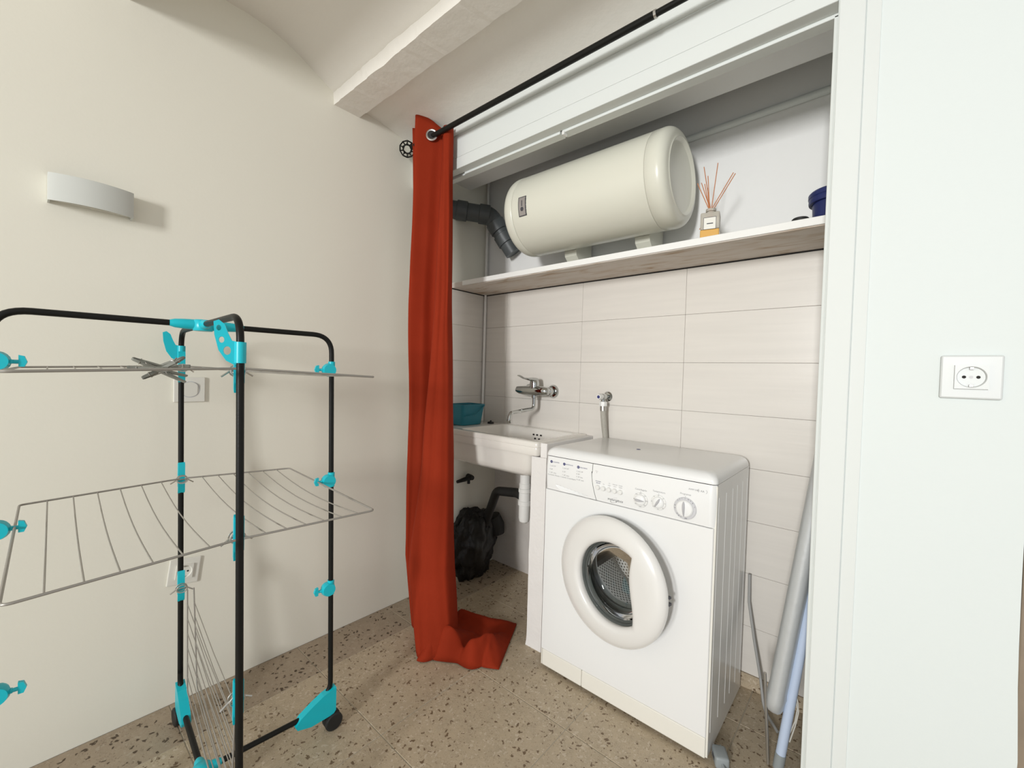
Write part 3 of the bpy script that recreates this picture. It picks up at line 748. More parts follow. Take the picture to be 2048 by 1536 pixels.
# cabinet shell: sides, back, top, bottom (front is a separate panel)
b = MB()
b.quad((mx, yf+.012, .0128), (mx, yb, .0128), (mx, yb, .8046), (mx, yf+.012, .8046))
b.quad((x1, yf+.012, .0128), (x1, yb, .0128), (x1, yb, .8046), (x1, yf+.012, .8046))
b.quad((mx, yb, .0128), (x1, yb, .0128), (x1, yb, .8046), (mx, yb, .8046))
b.quad((mx, yf+.012, .0128), (x1, yf+.012, .0128), (x1, yb, .0128), (mx, yb, .0128))
cab = t.part('cabinet', b, M['side'], fix=False)
for y0, y1 in ((-.395, -.392), (-.318, -.312), (-.243, -.237), (-.186, -.180), (-.117, -.111), (-.052, -.046)):
    t.part('side_rib', MB().box(x1-.001, x1+.0009, y0, y1, .075, .765, .001, 1), M['side'], parent=cab)
t.part('corner_strip', MB().box(x1-.012, x1+.0008, yf+.008, yf+.013, .0128, .800, .001, 1), M['plinth'], parent=cab, label='cream corner strip')
# front panel with a round opening
def front_panel():
    b = MB(); n = 128; r0 = .209
    rx0, rx1, rz0, rz1 = mx+.001, x1-.004, .0735, .6795
    angs = sorted(set([2*PI*k/n for k in range(n)]+[math.atan2(z-cz, x-cx) % (2*PI) for x in (rx0, rx1) for z in (rz0, rz1)]))
    ci = []; oo = []
    for a in angs:
        c, s = math.cos(a), math.sin(a)
        d = min(((rx1-cx)/c if c > 1e-9 else (rx0-cx)/c if c < -1e-9 else 9), ((rz1-cz)/s if s > 1e-9 else (rz0-cz)/s if s < -1e-9 else 9))
        ci.append((c, s)); oo.append((cx+c*d, cz+s*d))
    m = len(angs)
    rings = [[(x, yf+.010, z) for x, z in oo], [(x, yf+.002, z) for x, z in oo], [(cx+(x-cx)*.995, yf, cz+(z-cz)*.995) for x, z in oo]]
    for r, y in ((r0+.006, yf), (r0+.002, yf+.001), (r0-.003, yf+.004), (r0-.014, yf+.014), (r0-.030, yf+.018), (.128, yf+.018), (.124, yf+.016)):
        rings.append([(cx+c*r, y, cz+s*r) for c, s in ci])
    vs = [v for r in rings for v in r]; fs = []
    for i in range(len(rings)-1):
        for k in range(m): fs.append((i*m+k, i*m+(k+1) % m, (i+1)*m+(k+1) % m, (i+1)*m+k))
    return b.add(vs, fs)
t.part('front_panel', front_panel(), M['white'], smooth=True, angle=30)
# plinth with filter cover, feet
t.part('plinth', MB().box(.9475, x1-.004, yf+.001, yf+.02, .0128, .0725, .003), M['plinth'])
t.part('filter_cover', MB().box(mx+.006, .9463, yf+.001, yf+.02, .0128, .0725, .003), M['plinth'])
t.part('plinth_end', MB().box(mx+.0005, mx+.005, yf+.002, yf+.02, .0128, .0725, .001, 1), M['plinth'])
for x in (mx+.05, x1-.05):
    for y in (yf+.06, yb-.05): t.part('foot', MB().lathe([(0, 0), (.022, 0), (.022, .010), (.010, .014)], (x, y, 0), n=16), M['blackp'], smooth=True)
# lid
b = MB()
def lr(d, z, r=.014): return [(x, y, z) for x, y in rrect(mx-.001+d, x1+.001-d, yf-.002+d, yb-d*.3, max(.006, r))]
rings = [lr(.003, .8055), lr(0, .8062), lr(0, .8115)]
for k in range(1, 9):
    a = k/8*PI/2; rings.append(lr(.027*(1-math.cos(a)), .8115+.027*math.sin(a), .014+.012*k/8))
ring_loft(b, rings)
lid = t.part('lid', b, M['white'], smooth=True, angle=40)
t.part('badge', MB().lathe([(0, .0), (.0075, 0), (.0075, .0006), (0, .0006)], (1.0352, -.212, .8384), n=20), M['inkb'], parent=lid, label='tiny dark blue badge')
# control panel (right), detergent drawer (left) as height fields
def dl(z):  # drawer division line x at height z
    q = (z-.682)/(.8-.682); return .9835-.021*q-.0045*math.sin(q*PI) if q < .8 else .9665
def pan_y(x, z):
    q = (z-.681)/(.804-.681); y = yf+.001-.004*math.sin(q*PI)
    ex = max(0, x-(x1-.018))/.018; y += .014*(1-math.sqrt(max(0, 1-ex*ex)))
    return y
def cp(u, v):
    z = .6815+v*(.8035-.6815); a = dl(z)+.0008; x = a+u*(x1-.0006-a); return (x, pan_y(x, z), z)
b = MB().grid(cp, 60, 14)
b.grid(lambda u, v: (dl(.6815)+u*(x1-.0006-dl(.6815)), pan_y(dl(.6815)+u*(x1-.0006-dl(.6815)), .6815)*(1-v)+(yf+.02)*v, .6815), 60, 1)
pan = t.part('control_panel', b, M['white'], smooth=True, angle=40, fix=False)
def dr(u, v):
    z = .6815+v*(.8035-.6815); a = dl(z)-.0008; x = mx+.0008+u*(a-mx-.0008)
    y = pan_y(x, z)
    ex = max(0, (mx+.012)-x)/.012; y += .010*(1-math.sqrt(max(0, 1-min(1, ex)**2)))
    # finger scoop: lens whose upper edge is steep and lower edge runs out
    s = (x-.815)/(.955-.815)
    if 0 < s < 1:
        zu = .7035-.016*s; zl = zu-.022*math.sin(PI*s**.8)**.9
        if zl < z < zu:
            q = (zu-z)/(zu-zl); y += .016*math.sin(PI*s)**.6*(1-q)**1.2*min(1, q*7)
    return (x, y, z)
b = MB().grid(dr, 110, 70)
b.grid(lambda u, v: (mx+.0008+u*(dl(.6815)-mx-.0016), (pan_y(0, .6815))*(1-v)+(yf+.02)*v, .6815), 1, 1)
drw = t.part('detergent_drawer', b, M['white'], smooth=True, angle=60, fix=False)
b = MB(); b.box(mx+.003, x1-.018, yf+.0125, yf+.03, .676, .806); b.box(.955, .988, yf+.0035, yf+.012, .6765, .6822)
t.part('panel_backing', b, M['darkvoid'], label='dark gap behind the control panel')
# door
RD, HX, HY, PHI = .205, .855, yf-.008, math.radians(8)
dcx, dcz = HX+RD, .442
def swing(v):
    # the door stands slightly ajar, turned about its left edge
    x, y, z = v; s_, t_ = x-HX, y-HY
    return (HX+s_*math.cos(PHI)+t_*math.sin(PHI), HY-s_*math.sin(PHI)+t_*math.cos(PHI), z)
RH, OX = .1285, .018
def rin(a):
    # off-centre round opening cut at the right by a wavy edge
    c, s = math.cos(a), math.sin(a); r = OX*c+math.sqrt(RH*RH-OX*OX*s*s)
    if c > .25:
        r0_ = r
        for _ in range(4):
            z = r*s; r = min(r0_, (.092-.009*math.sin((z+.02)*24))/c)
    return r
def door_pt(a, q):
    ri, ro = rin(a), RD
    r = ri+q*(ro-ri); din, dout = r-ri, ro-r
    hi = .015*(1-math.sqrt(max(0, 1-(1-min(din/.020, 1))**2)))
    ho = .028*(1-math.sqrt(max(0, 1-(1-min(dout/.060, 1))**2)))
    return (dcx+r*math.cos(a), HY-.022+hi+ho, dcz+r*math.sin(a))
NA = 160
b = MB(); vs = []; fs = []
qs = [0, .01, .03, .06, .1, .15, .2, .27, .34, .4, .46, .52, .58, .64, .7, .75, .8, .84, .88, .91, .94, .96, .975, .988, .996, 1]
for k in range(NA):
    a = 2*PI*k/NA; row = [door_pt(a, q) for q in qs]
    ri = rin(a); c, s_ = math.cos(a), math.sin(a)
    row = [(dcx+(ri+.006)*c, HY+.016, dcz+(ri+.006)*s_), (dcx+(ri+.003)*c, HY+.006, dcz+(ri+.003)*s_)]+row+[(dcx+RD*c, HY+.010, dcz+RD*s_), (dcx+(RD-.006)*c, HY+.014, dcz+(RD-.006)*s_), (dcx+(RD-.05)*c, HY+.016, dcz+(RD-.05)*s_)]
    vs += [swing(v) for v in row]
L_ = len(row)
for k in range(NA):
    for i in range(L_-1): fs.append((k*L_+i, k*L_+i+1, ((k+1) % NA)*L_+i+1, ((k+1) % NA)*L_+i))
    fs.append((k*L_+L_-1, k*L_, ((k+1) % NA)*L_, ((k+1) % NA)*L_+L_-1))
door = t.part('door', b.add(vs, fs), M['doorp'], smooth=True, angle=60)
b = MB(); ex = dcx+RD
b.box(ex-.012, ex+.0022, HY+.010, HY+.020, dcz+.020, dcz+.027, .001); b.box(ex-.012, ex+.0025, HY+.010, HY+.022, dcz+.000, dcz+.008, .001)
b.v = [swing(v) for v in b.v]
t.part('latch_hook', b, M['inkd'], parent=door, label='two small dark latch hooks on the door edge')
b = MB().lathe([(RH-.011, .010), (RH-.012, .020), (RH-.014, .030), (RH-.020, .040), (RH-.036, .052), (.05, .058), (0, .060)], (dcx+OX, HY+.006, dcz), (0, 1, 0), 64)
b.v = [swing(v) for v in b.v]
b2 = MB().lathe([(RH+.0055, .004), (RH-.001, .0045), (RH-.004, .010), (RH-.003, .014), (RH-.008, .018), (RH-.011, .028), (RH-.002, .032), (RH+.0055, .030)], (dcx+OX, HY+.002, dcz), (0, 1, 0), 72)
b2.v = [swing(v) for v in b2.v]
t.part('window_seal', b2, M['rubber'], smooth=True, angle=50, parent=door, label='dark grey seal around the door glass')
t.part('door_glass', b, M['glass'], smooth=True, parent=door, label='clear bowl shaped door glass')
# gasket, drum
b = MB().lathe([(.190, .006), (.127, .008), (.1275, .014), (.124, .020), (.130, .026), (.130, .040), (.122, .050), (.126, .056), (.126, .066), (.116, .074), (.1175, .084), (.122, .090), (.150, .094)], (cx, yf+.012, cz), (0, 1, 0), 72)
t.part('door_gasket', b, M['rubber'], smooth=True, angle=40)
y0 = yf+.100
b = MB(); n = 96; prof2 = [(.135, .0), (.142, -.004), (.150, .0), (.205, .006), (.212, .012), (.213, .25), (.206, .265), (.16, .275), (.05, .285), (.0, .287)]
b.lathe(prof2, (cx, y0, cz), (0, 1, 0), n)
dm = t.part('drum', b, M['drum'], smooth=True, angle=40, label='perforated steel drum')
uvl = dm.data.uv_layers.new(name='UVMap'); loc = Vector(t.loc)
for p in dm.data.polygons:
    us = []
    for li in p.loop_indices:
        co_ = dm.data.vertices[dm.data.loops[li].vertex_index].co+loc
        us.append([li, math.atan2(co_.z-cz, co_.x-cx)/(2*PI), (co_.y-y0)/.25 if math.hypot(co_.x-cx, co_.z-cz) > .2095 else math.hypot(co_.x-cx, co_.z-cz)/.25*1.0])
    if max(q[1] for q in us)-min(q[1] for q in us) > .5:
        for q in us:
            if q[1] < 0: q[1] += 1
    for li, u_, v_ in us: uvl.data[li].uv = (u_, v_)
for k in range(3):
    a = math.radians(200+120*k); Rm = Matrix.Translation((cx, 0, cz)) @ Matrix.Rotation(-a, 4, 'Y')
    b = MB(); b.prism([(.214, -.030), (.214, .030), (.170, .013), (.165, .006), (.165, -.006), (.170, -.013)], y0+.02, y0+.245, lambda r, s, h: Rm @ Vector((r, h, s)))
    t.part('lifter', b, M['blackp'], parent=dm, label='dark ridge inside the drum')
# push buttons, knobs
for x in (.991, 1.0119, 1.0327, 1.0535, 1.0735):
    b = MB(); y = pan_y(x, .7275); b.lathe([(.0088, .000), (.0088, .0012), (.0080, .0014), (.0076, .006), (.0066, .0072), (0, .0078)], (x, y-.0003, .7275), (0, -1, 0), 24)
    t.part('push_button', b, M['whitep'], smooth=True, angle=35, parent=pan)
def knob(x, z, ro, ri, ang, marks):
    y = pan_y(x, z)-.0002
    b = MB(); b.lathe([(ro, 0), (ro, .0022), (ro-.001, .003), (ri+.001, .0032)], (x, y, z), (0, -1, 0), 48)
    ring_ = t.part('dial_ring', b, M['greyring'] if ro > .028 else M['whitep'], smooth=True, angle=30)
    b = MB(); b.lathe([(ri+.0015, .0028), (ri+.001, .008), (ri-.002, .011), (ri*.6, .0122), (0, .0126)], (x, y, z), (0, -1, 0), 48)
    kn = t.part('knob', b, M['white'], smooth=True, angle=35)
    # grip ridge
    L = ri*.92; b = MB(); vs = []; fs = []
    sec = []
    for i in range(13):
        s = -1+2*i/12; wv = (.0035+.0016*s)*math.sqrt(max(0.02, 1-s*s)); hv = .0105*math.sqrt(max(0.02, 1-s*s*.9))
        row = [(s*L, -wv, .010), (s*L, -wv*.7, .0115+hv*.8), (s*L, 0, .0118+hv), (s*L, wv*.7, .0115+hv*.8), (s*L, wv, .010)]
        c, s2 = math.cos(ang), math.sin(ang)
        vs += [(x+p*c-q*s2, y-h_, z+p*s2+q*c) for p, q, h_ in row]
    for i in range(12):
        for k in range(4): fs.append((i*5+k, i*5+k+1, (i+1)*5+k+1, (i+1)*5+k))
    fs += [tuple(range(5)), tuple(60+k for k in range(5))]
    t.part('grip', b.add(vs, fs), M['greyring'], smooth=True, angle=50, parent=kn)
    b = MB(); rm = (ro+ri)/2+.0012
    for d, txt in marks:
        a = math.radians(d)
        if txt == '.': b.lathe([(0, .0), (.0016, 0)], (x+rm*math.cos(a), y-.0038, z+rm*math.sin(a)), (0, -1, 0), 10)
        else: text_mb(b, txt, x+rm*math.cos(a), y-.0038, z+rm*math.sin(a)-.0014, .0050 if ro > .028 else .0044, align='CENTER')
    t.part('dial_print', b, M['inkd'] if ro > .028 else M['ink'], parent=ring_, fix=False)
knob(1.1433, .7180, .0232, .0165, math.radians(178), [(180, '.'), (130, '500'), (90, '600'), (45, '700'), (0, '800'), (-45, '900'), (-90, '1000'), (-135, '400')])
knob(1.2010, .7225, .0232, .0165, math.radians(62), [(130, '40'), (90, '50'), (45, '60'), (0, '70'), (-45, '80'), (-90, '95'), (-135, '30'), (180, '20')])
knob(1.2806, .7225, .0325, .0235, math.radians(93), [(90, 'I'), (108, '1'), (122, '2'), (136, '3'), (72, '10'), (57, '9'), (42, '8'), (18, '7'), (172, '14'), (188, '13'), (222, '12'), (236, 'B'), (250, 'C'), (278, 'AM')])
# printing
b = MB(); PY = lambda x, z: pan_y(x, z)-.0006
def put(bb, txt, x, z, size, align='LEFT', shear=0): text_mb(bb, txt, x, PY(x, z), z, size, align=align, shear=shear)
put(b, 'Centrifugado', 1.1433, .7475, .0074, 'CENTER'); put(b, 'Temperatura', 1.2010, .7525, .0074, 'CENTER'); put(b, 'Programas', 1.2806, .7620, .0074, 'CENTER')
for x, z in ((1.1433, .7428), (1.2010, .7475), (1.2806, .7565)): b.box(x-.0003, x+.0003, PY(x, z)-.0002, PY(x, z), z-.002, z+.003)
put(b, 'AWM 5085', 1.288, .7795, .0066, 'LEFT')
put(b, 'AA', 1.3270, .7790, .0080, 'CENTER')
for k in (-1, 1):
    for i in range(6):
        a0_ = math.radians((i-3)*14); a1_ = math.radians((i-2)*14)
        p = lambda a, r: (1.3270+k*r*1.25*math.cos(a), PY(1.327, .78), .7818+r*.72*math.sin(a))
        b.quad(p(a0_, .0108), p(a1_, .0108), p(a1_, .0101), p(a0_, .0101))
for x, tx in ((1.0119, ['On']), (1.0327, ['1/2', 'carga']), (1.0535, ['Aclarado', 'extra']), (1.0735, ['Lavado', 'rápido'])):
    for i, q in enumerate(reversed(tx)): put(b, q, x, .7405+i*.0062, .0048, 'CENTER')
put(b, 'Puerta', .983, .7800, .0036, 'CENTER'); b.lathe([(0, 0), (.0012, 0)], (.9838, PY(.9838, .7765), .7765), (0, -1, 0), 10)
t.part('panel_print', b, M['ink'], parent=pan, fix=False, kind='stuff', label='small grey printed words')
b = MB(); put(b, 'Arranque', .991, .7467, .0054, 'CENTER'); put(b, 'diferido', .991, .7405, .0054, 'CENTER')
t.part('blue_print', b, M['inkb'], parent=pan, fix=False, kind='stuff', label='two blue printed words over the first button')
b = MB(); put(b, 'Whirlpool', 1.0250, .6925, .0135, 'LEFT', shear=.25)
for i in range(24):
    a0_ = 2*PI*i/28+.6; a1_ = 2*PI*(i+1)/28+.6; w0 = .0004+.0006*i/24
    def p(a, r):
        u_, v_ = r*1.35*math.cos(a), r*.62*math.sin(a); c, s = math.cos(.45), math.sin(.45)
        return (1.052+u_*c-v_*s, PY(1.05, .697)-.0002, .6955+u_*s+v_*c)
    b.quad(p(a0_, .0118), p(a1_, .0118), p(a1_, .0118-w0), p(a0_, .0118-w0))
t.part('brand_lettering', b, M['inkd'], parent=pan, fix=False, kind='stuff', label='dark script lettering with a ring')
b = MB(); bb = MB(); bw = MB()
heads = [(.7938, .7843, 'ALGODÓN', 'A'), (.8504, .7838, 'SINTÉTICOS', 'S'), (.9096, .7826, 'DELICADOS', 'D')]
lists = [['1. prel. 95°', '4. 60°', '5. 40° color'], ['2. prel. 60°', '6. 50°', '7. 40° color'], ['3. prel. 40°', '8. 40°', '9. 30° lana', '10. 30° seda']]
for (hx, hz, tx, ini), ls in zip(heads, lists):
    bb.lathe([(0, 0), (.0052, 0)], (hx, PY(hx, hz), hz), (0, -1, 0), 24); text_mb(bw, ini, hx, PY(hx, hz)-.0003, hz-.0021, .0062, align='CENTER')
    text_mb(bb, tx, hx+.0062, PY(hx, hz), hz-.0018, .0056)
    for i, s_ in enumerate(ls): put(b, s_, hx-.006, hz-.0165-i*(.0125 if len(ls) == 3 else .0098), .0062)
put(b, 'A prelavado  B lavado  C aclarado  D centrifugado', .780, .7345, .0060)
t.part('program_list', b, M['ink'], parent=drw, fix=False, kind='stuff', label='grey printed programme list'); t.part('list_heading', bb, M['inkb'], parent=drw, fix=False, kind='stuff', label='blue printed headings with round marks'); t.part('heading_initial', bw, M['whitep'], parent=drw, fix=False, kind='stuff')

# plug and mains lead on the floor, drain hose at the wall
t = Thing('mains_plug', (1.39, -.39, 0), 'grey mains plug lying on the floor by the front right machine corner', 'plug')
RM = Matrix.Translation((1.394, -.388, .018)) @ Matrix.Rotation(math.radians(-62), 4, 'Z')
t.part('body', MB().box(-.026, .026, -.019, .019, -.017, .017, .007, 3, M4=RM), M['plug'], smooth=True)
t.part('recess', MB().box(-.008, .012, -.0195, -.0175, -.004, .006, M4=RM), M['inkd'])
for s_ in (-.0095, .0095): t.part('pin', MB().tube([RM @ Vector((-.025, s_, 0)), RM @ Vector((-.043, s_, 0))], .0024, 8), M['steel'], smooth=True)
t.part('cable', MB().tube([RM @ Vector((.025, 0, 0)), RM @ Vector((.045, .002, -.004)), RM @ Vector((.075, .012, -.013)), RM @ Vector((.16, .03, -.0135))], .0042, 8), M['plug'], smooth=True)
tag(build('drain_hose', MB().tube(fillet([(1.378, -.02, .42), (1.382, -.030, .325), (1.405, -.045, .21), (1.432, -.06, .09), (1.45, -.09, .012), (1.50, -.16, .0105)], .05, 6), .0048, 12), M['hose'], smooth=True), 'grey hose hanging down right of the washing machine', 'hose')

# ------------------------------------------------------------------ ironing board leaning in the right corner
t = Thing('ironing_board', (1.51, -.2, 0), 'folded ironing board with silver cover leaning in the right corner', 'ironing board')
ang = math.atan(.122); BM = Matrix.Translation((1.507, -.19, .163)) @ Matrix.Rotation(ang, 4, 'Y')
def board_ring(z, hw, th, r=None):
    # rounded lens cross-section: thickness along x, width along y
    out = []
    for k in range(20):
        a = 2*PI*k/20; c, s = math.cos(a), math.sin(a)
        out.append(BM @ Vector((th/2*math.copysign(abs(c)**.6, c), hw*math.copysign(abs(s)**.45, s), z)))
    return out
b = MB(); n = 60; rings = []
for i in range(n+1):
    q = i/n; z = 1.25*q**1.35
    e_ = min(1, z/.05); hw = .105+.05*math.sqrt(max(0, 1-(1-e_)**2)); th = .052*(.35+.65*math.sqrt(max(0, 1-(1-min(1, z/.03))**2)))
    wr = .0035*math.sin(z*140)*math.exp(-((z-.05)/.03)**2)
    rings.append(board_ring(z, hw, th+wr))
vs = [v for r in rings for v in r]; m_ = 20; fs = []
for i in range(n):
    for k in range(m_): fs.append((i*m_+k, i*m_+(k+1) % m_, (i+1)*m_+(k+1) % m_, (i+1)*m_+k))
fs += [tuple(range(m_-1, -1, -1)), tuple(n*m_+k for k in range(m_))]
t.part('cover', b.add(vs, fs), M['silver'], smooth=True, angle=60, label='padded silver cover')
lt0 = Vector((1.5743, -0.3000, 0.4599)); lt1 = Vector((1.5245, -0.3050, 0.0205))
d = (lt1-lt0).normalized(); foot = lt0+d*((lt0.z-.012)/-d.z)
top = lt0-d*.45
t.part('leg', MB().tube([top, foot-d*.03], .0125, 16), M['paleblue'], smooth=True, label='pale blue tube leg')
t.part('leg_foot', MB().tube([foot-d*.045, foot], .0135, 16), M['plug'], smooth=True, label='grey rubber foot')
p0 = Vector((1.5577, -0.2700, 0.4134)); p1 = Vector((1.5312, -0.2700, 0.1912))
t.part('leg', MB().tube([p0-(p1-p0)*1.2, p1, p1+(p1-p0)*.05], .010, 14), M['paleblue'], smooth=True, label='pale blue tube leg behind')
q0 = Vector((1.4844, -0.3000, 0.2128)); q1 = Vector((1.4988, -0.3000, -0.0053)); d = (q1-q0).normalized()
t.part('leg', MB().tube([q0-d*.05, q0+d*((q0.z-.004)/-d.z)], .0042, 10), M['steel'], smooth=True, label='thin grey rod leg')
b = MB()
cps = [(1.5415, -0.2900, 0.2483), (1.5544, -0.2900, 0.2207), (1.5612, -0.2900, 0.1945), (1.5568, -0.2900, 0.1551), (1.5443, -0.2900, 0.1092), (1.5401, -0.2900, 0.0605)]
b.tube(fillet(cps, .02, 4), .0017, 6)
cps = [(1.5457, -0.2850, 0.2449), (1.5598, -0.2850, 0.2151), (1.5634, -0.2850, 0.1814), (1.5578, -0.2850, 0.1426), (1.5456, -0.2850, 0.0866)]
b.tube(fillet(cps, .02, 4), .0017, 6)
t.part('cord', b, M['cord'], smooth=True, label='white draw cords')

# ------------------------------------------------------------------ wall lamp, switch, sockets
t = Thing('wall_lamp', (0, -1.58, 1.565), 'white curved wall lamp on the left wall', 'lamp')
ol = []
for i in range(25):
    q = i/24; y = -1.665+q*.170; ol.append((.036+.022*math.sin(PI*q)**.8, y))
zb, zt = 1.527, 1.599
vs = []; fs = []
path = [(0.001, -1.665)]+ol+[(0.001, -1.495)]
th = .004; nP = len(path)
def inset(i):
    a = Vector(path[max(i-1, 0)]); c = Vector(path[min(i+1, nP-1)]); tt = (c-a).normalized(); nn_ = Vector((-tt.y, tt.x))
    p = Vector(path[i])+nn_*th; return (max(.001, p.x), p.y)
for i, (x, y) in enumerate(path):
    ix, iy = inset(i); vs += [(x, y, zb), (x, y, zt), (ix, iy, zt), (ix, iy, zb)]
for i in range(nP-1):
    for k in range(4): fs.append((i*4+k, i*4+(k+1) % 4, (i+1)*4+(k+1) % 4, (i+1)*4+k))
fs += [(0, 1, 2, 3), tuple((nP-1)*4+k for k in (3, 2, 1, 0))]
t.part('shade', MB().add(vs, fs), mat('lamp_ceramic', (.64, .655, .62, 1), .7), smooth=True, angle=40)
t.part('back_plate', MB().box(.0005, .008, -1.655, -1.505, 1.535, 1.592, .002), M['ivoryp'])
t.part('inner_floor', MB().prism([(a*.9, b_) for a, b_ in ol]+[(.005, -1.50), (.005, -1.66)], 1.538, 1.541, lambda a, b_, h: (a, b_, h)), M['ivoryp'])

t = Thing('light_switch', (0, -1.352, 1.024), 'white light switch plate on the left wall behind the airer', 'switch')
t.part('plate', MB().box(.0005, .0065, -1.393, -1.309, .983, 1.064, .002, 2), M['ivoryp'])
t.part('surround', MB().lathe([(.0265, .0062), (.0265, .0069), (.0245, .0071), (.0245, .0062)], (0, -1.350, 1.024), (1, 0, 0), 40), M['greyring'])
b = MB(); Rr = .0238; pts = [(Rr*math.cos(a), Rr*math.sin(a)) for a in [2*PI*k/48 for k in range(48)]]
pts = [(max(-.019, min(.019, p)), q) for p, q in pts]
b.prism(pts, .006, .0095, lambda a, b_, h: (h+.0018*(b_/Rr), -1.350+a, 1.024+b_))
t.part('rocker', b, M['ivoryp'])

def socket(name, label, F, m):
    # F maps (across, up, out) to world
    t = Thing(name, F(0, 0, 0), label, 'socket')
    def bx(x0, x1_, z0, z1_, h0, h1, bev=.002):
        b = MB(); b.box(x0, x1_, z0, z1_, h0, h1, bev, 2); b.v = [F(*v) for v in b.v]; return b
    t.part('plate', bx(-.042, .042, -.042, .042, .0005, .009, .003), m)
    # square insert with a round well
    b = MB(); n = 48; hs = .0228; vs = []; fs = []
    rings = []
    for (r, h, sq) in ((0, .0085, 1), (0, .0170, 1), (.0205, .0170, 0), (.0196, .0160, 0), (.0187, .0097, 0), (0.0001, .0097, 0)):
        ring_ = []
        for k in range(n):
            a = 2*PI*k/n; c, s = math.cos(a), math.sin(a)
            if sq: e = hs/max(abs(c), abs(s)); ring_.append(F(c*e, s*e, h))
            else: ring_.append(F(c*r, s*r, h))
        rings.append(ring_)
    vs = [v for r in rings for v in r]
    for i in range(len(rings)-1):
        for k in range(n): fs.append((i*n+k, i*n+(k+1) % n, (i+1)*n+(k+1) % n, (i+1)*n+k))
    ins = t.part('insert', b.add(vs, fs), m, smooth=True, angle=30)
    for s_ in (-1, 1):
        b = MB(); b.add([F(s_*.0095+.0029*math.cos(2*PI*k/16), .0029*math.sin(2*PI*k/16), .0102) for k in range(16)], [tuple(range(16))])
        t.part('pin_hole', b, M['darkvoid'], parent=ins, label='dark pin hole')
        t.part('earth_clip', bx(-.003, .003, *( (.0145, .0192) if s_ > 0 else (-.0192, -.0145)), .0098, .0160, .0006), M['steel'], parent=ins, label='grey metal earth clip')
    b = MB(); b.add([F(.0027*math.cos(2*PI*k/16), .0027*math.sin(2*PI*k/16), .0104) for k in range(16)], [tuple(range(16))])
    t.part('screw', b, M['greyring'], parent=ins)
    return t
socket('wall_socket', 'white wall socket on the right wall beside the door frame', lambda a, u, h: (1.8335+a, -.5-h, 1.123+u), M['socketp'])
rt = math.radians(-7); c7, s7 = math.cos(rt), math.sin(rt)
socket('wall_socket', 'ivory wall socket low on the left wall behind the airer', lambda a, u, h: (h*.55, -1.360+a*c7-u*s7, .428+a*s7+u*c7), M['ivoryp'])

# ------------------------------------------------------------------ clothes airer
t = Thing('clothes_airer', (.42, -1.408, 0), 'black tower clothes airer with teal joints and wire racks', 'clothes airer')
SH = .032
PX = {'right': (.447, -1.087), 'far': (.099, -1.389), 'near': (.748, -1.421), 'left': (.384, -1.750)}
def post(k, z): return Vector((PX[k][0]+SH*(.6-z), PX[k][1], z))
def shp(x, y, z): return Vector((x+SH*(.6-z), y, z))
ZTOP = 1.205; RT = .0072; ZB = .075
hubc = {'top': shp(.4215, -1.408, ZTOP), 'base': shp(.4215, -1.408, ZB)}
for a, c in (('left', 'right'), ('far', 'near')):
    dz = 0 if a == 'left' else .001
    za = ZTOP+dz
    pts = fillet([post(a, .16), post(a, za), hubc['top']+Vector((0, 0, dz)), post(c, za), post(c, .16)], .055, 10)
    t.part('frame_tube', MB().tube(pts, RT, 16), M['black'], smooth=True)
dirs = {k: (Vector((PX[k][0], PX[k][1], 0))-Vector((.4215, -1.408, 0))).normalized() for k in PX}
for k in PX:
    pb = post(k, ZB); d = dirs[k]
    pts = fillet([post(k, .17), post(k, .125), pb-d*.055, hubc['base']+d*.04], .045, 8)
    t.part('base_tube', MB().tube(pts, RT, 16), M['black'], smooth=True)
    # teal gusset foot outside the bend
    b = MB(); side = Vector((-d.y, d.x, 0))
    pl_ = [(.012, .130), (.012, .060), (.004, .050), (-.060, .046), (-.098, .056), (-.104, .067), (-.088, .085), (-.055, .105), (-.025, .120)]
    base = post(k, 0); base.z = 0
    b.prism(pl_, -.0115, .0115, lambda r, z, h: base+d*r+Vector((0, 0, z))+side*h)
    g = t.part('foot_bracket', b, M['teal'], label='teal corner foot')
    if k in ('right', 'far'):
        for s_ in (-1, 1):
            wc = base+d*.006+Vector((0, 0, .026))+side*(s_*.010)
            t.part('wheel', MB().lathe([(0, -.007), (.022, -.007), (.026, -.004), (.026, .004), (.022, .007), (0, .007)], wc, side, 28), M['blackp'], smooth=True, parent=g, label='black wheel')
        t.part('wheel_axle', MB().tube([base+d*.006+Vector((0, 0, .028))-side*.016, base+d*.006+Vector((0, 0, .028))+side*.016], .005, 10).box(-.006, .006, -.006, .006, .02, .055, M4=Matrix.Translation(base+d*.006)), M['blackp'], parent=g)
    else:
        t.part('rubber_pad', MB().lathe([(0, 0), (.018, 0), (.018, .030), (.014, .050)], base, n=18), M['blackp'], parent=g)
# hubs
def hub(nm, c, r0):
    b = MB()
    for k in PX:
        d = dirs[k]; q = (post(k, c.z)-c); q.z = 0; q.normalize()
        L = .066 if (nm == 'top_hub' and k == 'left') else .088 if (nm == 'top_hub' and k == 'right') else .042
        b.tube([c+q*.005, c+q*(L*.55), c+q*(L*.85), c+q*L], [.0135, .0125, .0108, .0076], 14)
    b.lathe([(0, -.015), (.020, -.015), (.022, -.011), (.022, .009), (.018, .013), (0, .014)], c, n=24)
    return b
t.part('top_hub', hub('top_hub', hubc['top'], .02), M['teal'], smooth=True, angle=45, label='teal top joint')
b = hub('base_hub', hubc['base'], .03)
b.lathe([(0, -.072), (.028, -.072), (.032, -.05), (.036, -.02), (.0, -.015)], hubc['base'], n=24)
t.part('base_hub', b, M['teal'], smooth=True, angle=45, label='teal base joint')
